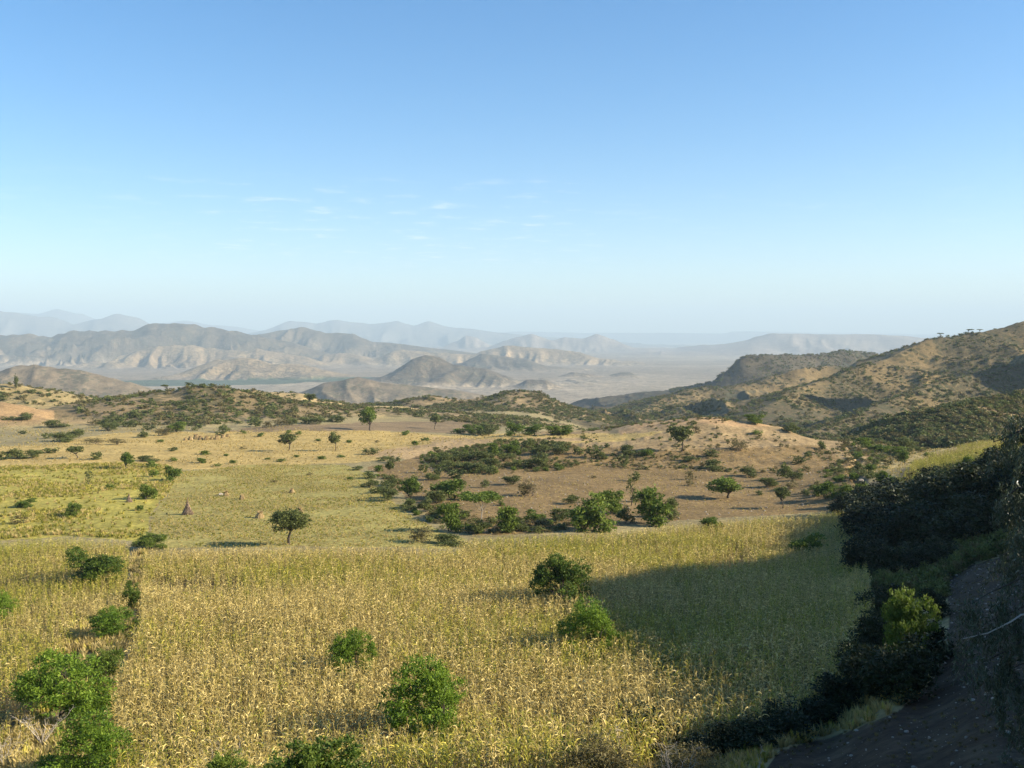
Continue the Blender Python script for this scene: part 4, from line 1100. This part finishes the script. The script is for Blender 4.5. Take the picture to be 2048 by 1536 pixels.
def hill_scrub():
    """the scrub of the hills, too many to count: thick on shaded flanks and crests, thin on bare patches"""
    rng = np.random.default_rng(8)
    tiny = []
    for i, (mat) in enumerate((M_OLIVE, M_BROWNISH, M_OLIVE, M_BROWNISH, M_OLIVE)):
        tiny.append(plant_meshes(500 + i, 'dome', 16, 130, .22, mat, M_BARK, trunk_h=.1, trunk_r=.02, lobes=4, spread=.1)[1])
    def make(name, lab, cols, n, rmin, rmax, az0, az1, smin, smax, bias=0.0, patch=60, avoid=True):
        r = np.sqrt(rng.uniform(rmin ** 2, rmax ** 2, n)); az = np.radians(rng.uniform(az0, az1, n))
        x = r * np.sin(az); y = r * np.cos(az)
        z, ids, hb = height(x, y, True)
        col = np.array([R["col"] for R in RIDGES] + [0])[ids]
        v = fbm(x, y, patch, 4, 72) + .4 * fbm(x, y, patch * .25, 2, 75)
        k = np.isin(col, cols) & (hb > 1.0) & (rng.random(n) < np.clip(.45 - v * 1.8 + bias, .03, 1))
        x, y, z = x[k], y[k], z[k]; m = len(x); print(name, m)
        s = rng.uniform(smin, smax, m) * rng.choice([.7, 1, 1.35], m)
        scatter(name, lab, tiny, np.stack([x, y, z - .1 * s], 1), rng.uniform(0, 6.28, m), np.stack([s, s, s * rng.uniform(.5, .85, m)], 1), np.zeros((m, 2)), rng.integers(0, 5, m), "scrub")
    make("hill_scrub", "low olive scrub covering the two bushy middle hills", [9], 48000, 380, 1350, -24, 12, 1.8, 4.2, .12, 40)
    make("hill_scrub", "sparse scrub on the left hillside and the pale rise", [10, 1], 16000, 450, 1000, -32, -8, 1.6, 4.0, -.1, 50)
    make("hill_scrub", "green scrub on the knoll at the right edge", [9], 22000, 380, 700, 18, 34, 1.8, 4.0, .15, 40)
    make("hill_scrub", "dark scrub speckling the big right hillside and its spurs", [8], 56000, 550, 1750, 3, 32, 1.8, 4.6, .1, 90)
    make("hill_scrub", "trees and scrub of the dark flat-topped ridge", [7], 20000, 2000, 2900, 9, 26, 3, 6, .35, 200)
    make("hill_scrub", "scattered low scrub on the brown mound", [12], 5000, 270, 520, 4, 22, .7, 1.7, -.1, 20)
hill_scrub()
# ------------------------------------------------------------------ stooks, sheaves, stones, bare stems, the gum tree
def stook_meshes(seed, h, r, n):
    """maize stalks stood together in a tall cone, butts on the ground, tops tied and sticking out"""
    rng = np.random.default_rng(seed); g = Geo(); lf = Geo()
    for i in range(n):
        a = rng.uniform(0, 6.28); q = r * rng.uniform(.55, 1.05) ** .7
        b = np.array([math.cos(a) * q, math.sin(a) * q, -.03])
        hh = h * rng.uniform(.86, 1.03)
        t = np.array([-math.cos(a) * r * .05 + rng.normal() * .05, -math.sin(a) * r * .05 + rng.normal() * .05, hh])
        m = (b + t) / 2 + np.array([math.cos(a), math.sin(a), 0]) * -.12 * r
        add_tube(g, np.array([b, m, t]), [.03, .026, .014], 3, rng.uniform(0, 1))
        if rng.random() < .8:
            f = rng.uniform(.2, .8); p = b + (t - b) * f; e = p + np.array([math.cos(a + rng.normal() * .8) * .3, math.sin(a + rng.normal() * .8) * .3, -.35])
            s = np.array([-math.sin(a), math.cos(a), 0]) * .035
            lf.add(np.array([p - s, p + s, e + s * .4, e - s * .4]), np.array([[0, 1, 2, 3]]), rng.uniform(.3, 1))
    band = Geo(); th = np.linspace(0, 2 * math.pi, 15); rb = r * .30
    add_tube(band, np.stack([np.cos(th) * rb, np.sin(th) * rb, np.full(15, h * .72)], 1), .03, 4, .5)
    return g.mesh("stalks", M_STRAW_GREY), lf.mesh("dry_leaves", M_STRAW_GREY), band.mesh("binding", M_STRAW)

def put_parts(name, label, cat, group, loc, parts, rz=0, sc=1.0, lean=(0, 0)):
    e = bpy.data.objects.new(name, None); C.objects.link(e); e.location = tuple(loc); e.rotation_euler = (lean[0], lean[1], rz)
    e.empty_display_size = .3
    for nm, me in parts:
        o = bpy.data.objects.new(nm, me); C.objects.link(o); o.parent = e; o.scale = (sc,) * 3
    return tag(e, label, cat, group)

def sheaf_meshes(seed, w=1.7, h=1.25):
    """bundle of cut straw tied at the middle and set on the ground, spreading to a bell at the foot"""
    rng = np.random.default_rng(seed); g = Geo(); n = 260
    prof = [(0.0, .5), (.4, .40), (.7, .26), (1.0, .34)]
    for i in range(n):
        a = rng.uniform(0, 6.28); k = rng.uniform(.45, 1) ** .5
        pts = np.array([[math.cos(a) * q * w * k, math.sin(a) * q * w * k, t * h * rng.uniform(.92, 1.04)] for t, q in prof])
        pts[0, 2] = 0; add_tube(g, pts, [.022, .02, .018, .012], 3, rng.uniform(.1, 1))
    b = Geo(); th = np.linspace(0, 2 * math.pi, 13)
    add_tube(b, np.stack([np.cos(th) * .275 * w, np.sin(th) * .275 * w, np.full(13, .69 * h)], 1), .03, 4, .8)
    return [("straw_bundle", g.mesh("straw_bundle", M_STRAW)), ("binding", b.mesh("binding", M_STRAW_GREY))]

def stone_mesh(seed, s=(1, .8, .55)):
    rng = np.random.default_rng(seed)
    import bmesh
    bm = bmesh.new(); bmesh.ops.create_icosphere(bm, subdivisions=2, radius=.5)
    pl = rng.normal(size=(9, 3)); pl /= np.linalg.norm(pl, axis=1)[:, None]; dd = rng.uniform(.33, .47, 9)
    for v in bm.verts:
        p = np.array(v.co)
        for k in range(9):
            t = p @ pl[k]
            if t > dd[k]: p = p - pl[k] * (t - dd[k])
        p = p * np.array(s) * 1.15; p[2] += .18 * s[2]
        v.co = p
    me = bpy.data.meshes.new("stone"); bm.to_mesh(me); bm.free(); me.materials.append(M_STONE); return me

def bare_meshes(seed, h, spread, n, r0=.02, twigs=5):
    """dead or leafless shrub: long arching pale stems with side twigs"""
    rng = np.random.default_rng(seed); g = Geo(); tw = Geo()
    for i in range(n):
        a = rng.uniform(0, 6.28); out = spread * rng.uniform(.2, 1)
        t = np.linspace(0, 1, 7)[:, None]
        end = np.array([math.cos(a) * out, math.sin(a) * out, h * rng.uniform(.6, 1)])
        P_ = end * np.concatenate([t ** 1.2, t ** 1.2, t ** .75], 1) + rng.normal(size=(7, 3)) * .03 * h * t
        add_tube(g, P_, np.linspace(r0, r0 * .25, 7), 4, .5)
        for q in range(twigs):
            j = rng.integers(2, 7); b = P_[j]; d = rng.normal(size=3); d[2] = abs(d[2]) * .7; d /= np.linalg.norm(d)
            L = h * rng.uniform(.10, .28)
            Q = branch(rng, b, b + d * L, .2, 4); add_tube(tw, Q, np.linspace(r0 * .4, r0 * .12, 4), 3, .5)
            for z_ in range(2):
                k = rng.integers(1, 4); d2 = rng.normal(size=3); d2 /= np.linalg.norm(d2)
                add_tube(tw, np.array([Q[k], Q[k] + d2 * L * .35]), [r0 * .2, r0 * .08], 3, .5)
    return [("stem", g.mesh("stem", M_BARK_PALE)), ("twigs", tw.mesh("twigs", M_BARK_PALE))]

def small_things():
    pos, ok = hit([375, 258], [1029, 1004])
    s1 = stook_meshes(1, 3.3, 1.25, 150); s2 = stook_meshes(2, 1.9, .8, 110)
    put_parts("maize_stook", "tall pointed stook of grey-brown maize stalks in the green stubble", "stook", "stooks of maize stalks", pos[0] , [("stalks", s1[0]), ("dry_leaves", s1[1]), ("binding", s1[2])])
    put_parts("maize_stook", "small dark stook at the edge of the yellow-green crop", "stook", "stooks of maize stalks", pos[1], [("stalks", s2[0]), ("dry_leaves", s2[1]), ("binding", s2[2])])
    sv = [sheaf_meshes(11), sheaf_meshes(12), sheaf_meshes(13)]
    L = [(519,1036,1.0,"straw sheaf just left of the round-crowned tree"),(600,1026,.8,"straw sheaf standing behind the round-crowned tree"),(484,999,.8,"straw sheaf in the open stubble right of the white stone"),
         (452,992,.85,"straw sheaf beside the white stone"),(584,986,.8,"straw sheaf farthest back and rightmost in the green stubble")]
    p, _ = hit([t[0] for t in L], [t[1] for t in L])
    for i, t in enumerate(L):
        put_parts("straw_sheaf", t[3], "sheaf", "straw sheaves in the green stubble", p[i], sv[i % 3], rz=i * 1.3, sc=t[2] * 1.15, lean=(.1 * (-1) ** i, .12))
    row = [(371,881,.9),(381,880,1.2),(392,878,1.5),(401,880,1.3),(413,880,1.2),(424,879,1.0),(434,879,1.3),(446,876,1.1),(455,874,.9)]
    p, _ = hit([t[0] for t in row], [t[1] for t in row])
    nth = ("first","second","third","fourth","fifth","sixth","seventh","eighth","last")
    for i, t in enumerate(row):
        put_parts("straw_sheaf", f"brown sheaf in the far row below the round bushy hill, {nth[i]} from left", "sheaf", "sheaves standing in a row before the bushy hill", p[i], sv[(i + 1) % 3], rz=i, sc=t[2] * 1.15)
    st = [stone_mesh(5), stone_mesh(6, (1, .7, .7)), stone_mesh(7, (1, .9, .45))]
    for (x, y, s, lab) in [(441,990,1.3,"white stone with a dark shadow in the green stubble"),(1896,896,2.0,"pale boulder on the pasture above the right maize"),(1705,958,1.6,"grey stone in the bed of the gully"),(1722,962,1.3,"pale stone at the lower mouth of the gully")]:
        q, _ = hit([x], [y])
        o = bpy.data.objects.new("stone", st[int(x) % 3]); C.objects.link(o); o.location = tuple(q[0]); o.scale = (s,) * 3; o.rotation_euler = (0, 0, x)
        tag(o, lab, "stone", "loose pale stones")
    # leafless pale shrubs along the bottom of the picture
    B = [(84,1500,2.6,1.9,9,.032,"leafless pale dead bush with forked limbs at the bottom left"),(10,1545,2.6,1.6,9,.02,"thin grey leafless stems cut by the left edge at the bottom"),
         (425,1570,2.6,1.0,7,.018,"curving pale dead stem clump left of the dry upright stems"),(480,1560,2.3,.7,9,.016,"upright dry stems in front of the dark green bush"),
         (1245,1550,3.0,.8,4,.03,"pale crooked dead branch at the lower edge of the maize"),(1345,1585,2.4,.9,8,.02,"bare thorny stems at the bottom edge near the centre right"),
         (1515,1580,2.2,.25,2,.03,"single pale leafy stalk standing before the dark track"),(1372,1590,2.6,.6,4,.02,"taller forked bare stem rising beside the thorny stems")]
    p, _ = hit([t[0] for t in B], [t[1] for t in B])
    for i, t in enumerate(B):
        put_parts("bare_shrub", t[6], "dead shrub", "leafless shrubs along the bottom edge", p[i], bare_meshes(40 + i, t[2], t[3], t[4], t[5]), rz=i)
    # clods and stones on the track, past counting
    rng = np.random.default_rng(77)
    P_, px, py = sample_zone(PATH, 4, 80, 30, 110, .5, rng, .35, 2)
    n = len(P_); s = rng.uniform(.02, .07, n) * rng.choice([1, 1, 1, 1, 2, 4], n)
    scatter("track_rubble", "small stones and clods lying on the bare track", st, P_, rng.uniform(0, 6, n), s, np.zeros((n, 2)), rng.integers(0, 3, n), "stones")
    P_, px, py = sample_zone(BROWN, -60, 190, 160, 520, 2.6, rng, .35, 2)
    n = len(P_); s = rng.uniform(.15, .5, n)
    scatter("slope_rubble", "stones lying on the brown eroded slope", st, P_, rng.uniform(0, 6, n), s, np.zeros((n, 2)), rng.integers(0, 3, n), "stones")
small_things()

def gum_tree():
    """the gum tree at the right edge: its trunk stands just outside, long sprays of narrow leaves hang into the picture"""
    rng = np.random.default_rng(3)
    d = 31.0
    gx, gy = 17.6, 30.5
    gz = float(height(np.array([gx]), np.array([gy]))[0])
    def at(px, py, dd=d):
        sx, sz = ray(px, py); return np.array([sx * dd, dd, sz * dd])
    top = np.array([gx + .5, gy, at(2048, 820)[2] + 1.5])
    wood = Geo(); limb = Geo(); leaf = Geo(); pale = Geo()
    add_tube(wood, branch(rng, (gx, gy, gz - .2), top, .04, 9), np.linspace(.24, .07, 9), 8)
    ends = [(1985,935,31),(2020,900,32),(2040,1000,30),(1995,1050,31.5),(2030,1120,30),(2045,1180,31),(2000,1160,32),(1940,1260,30),(1925,1330,29.5),(1965,1300,30.5),(1955,1380,30),(1990,1400,30.5),(2005,1440,29.5),(2035,1480,30),(2060,1400,31),(2070,950,31),(2090,1100,30),(2060,1260,31),(2045,1060,31),(2055,1330,32)]
    for i, (px, py, dd) in enumerate(ends):
        e = at(px, py, dd)
        z0 = min(e[2] + rng.uniform(1.2, 2.6), top[2] - .3)
        s0 = np.array([gx + rng.normal() * .1, gy, z0])
        tgt = e + np.array([0, 0, .8])
        B_ = branch(rng, s0, tgt, .12, 7)
        add_tube(pale if py == 1330 else limb, B_, np.linspace(.06, .012, 7), 4)
        # hanging sprays
        for q in range(16):
            b = B_[rng.integers(3, 7)] + rng.normal(size=3) * .22
            L = rng.uniform(.5, 1.25); m = 6
            t = np.linspace(0, 1, m)[:, None]
            P_ = b + np.array([rng.normal() * .18, rng.normal() * .18, -1]) * L * t + rng.normal(size=(m, 3)) * .02
            add_tube(limb, P_, .006, 3)
            k = rng.integers(55, 85); f = rng.uniform(0, 1, k); j = np.minimum((f * (m - 1)).astype(int), m - 2)
            p = P_[j] + (P_[j + 1] - P_[j]) * (f * (m - 1) - j)[:, None] + rng.normal(size=(k, 3)) * .07
            add_leaves(leaf, p, .17, rng, np.clip(rng.beta(1, 2, k), 0, 1), droop=1.5, aspect=.2)
    put_parts("gum_tree", "gum tree at the right edge with long drooping sprays of narrow leaves", "tree", None, (0, 0, 0),
              [("trunk", wood.mesh("trunk", M_BARK_PALE)), ("limbs", limb.mesh("limbs", M_BARK_DARK)), ("pale_branch", pale.mesh("pale_branch", M_BARK_PALE)), ("crown", leaf.mesh("crown", M_EUC))])
    # neighbours on the bank above it, outside the picture, that keep it in the shade
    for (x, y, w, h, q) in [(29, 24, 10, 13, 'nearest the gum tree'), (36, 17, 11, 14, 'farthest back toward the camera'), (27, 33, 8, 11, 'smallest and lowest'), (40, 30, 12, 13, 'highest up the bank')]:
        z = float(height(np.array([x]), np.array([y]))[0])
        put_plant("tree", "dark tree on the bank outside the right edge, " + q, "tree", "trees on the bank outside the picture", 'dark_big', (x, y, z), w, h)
gum_tree()
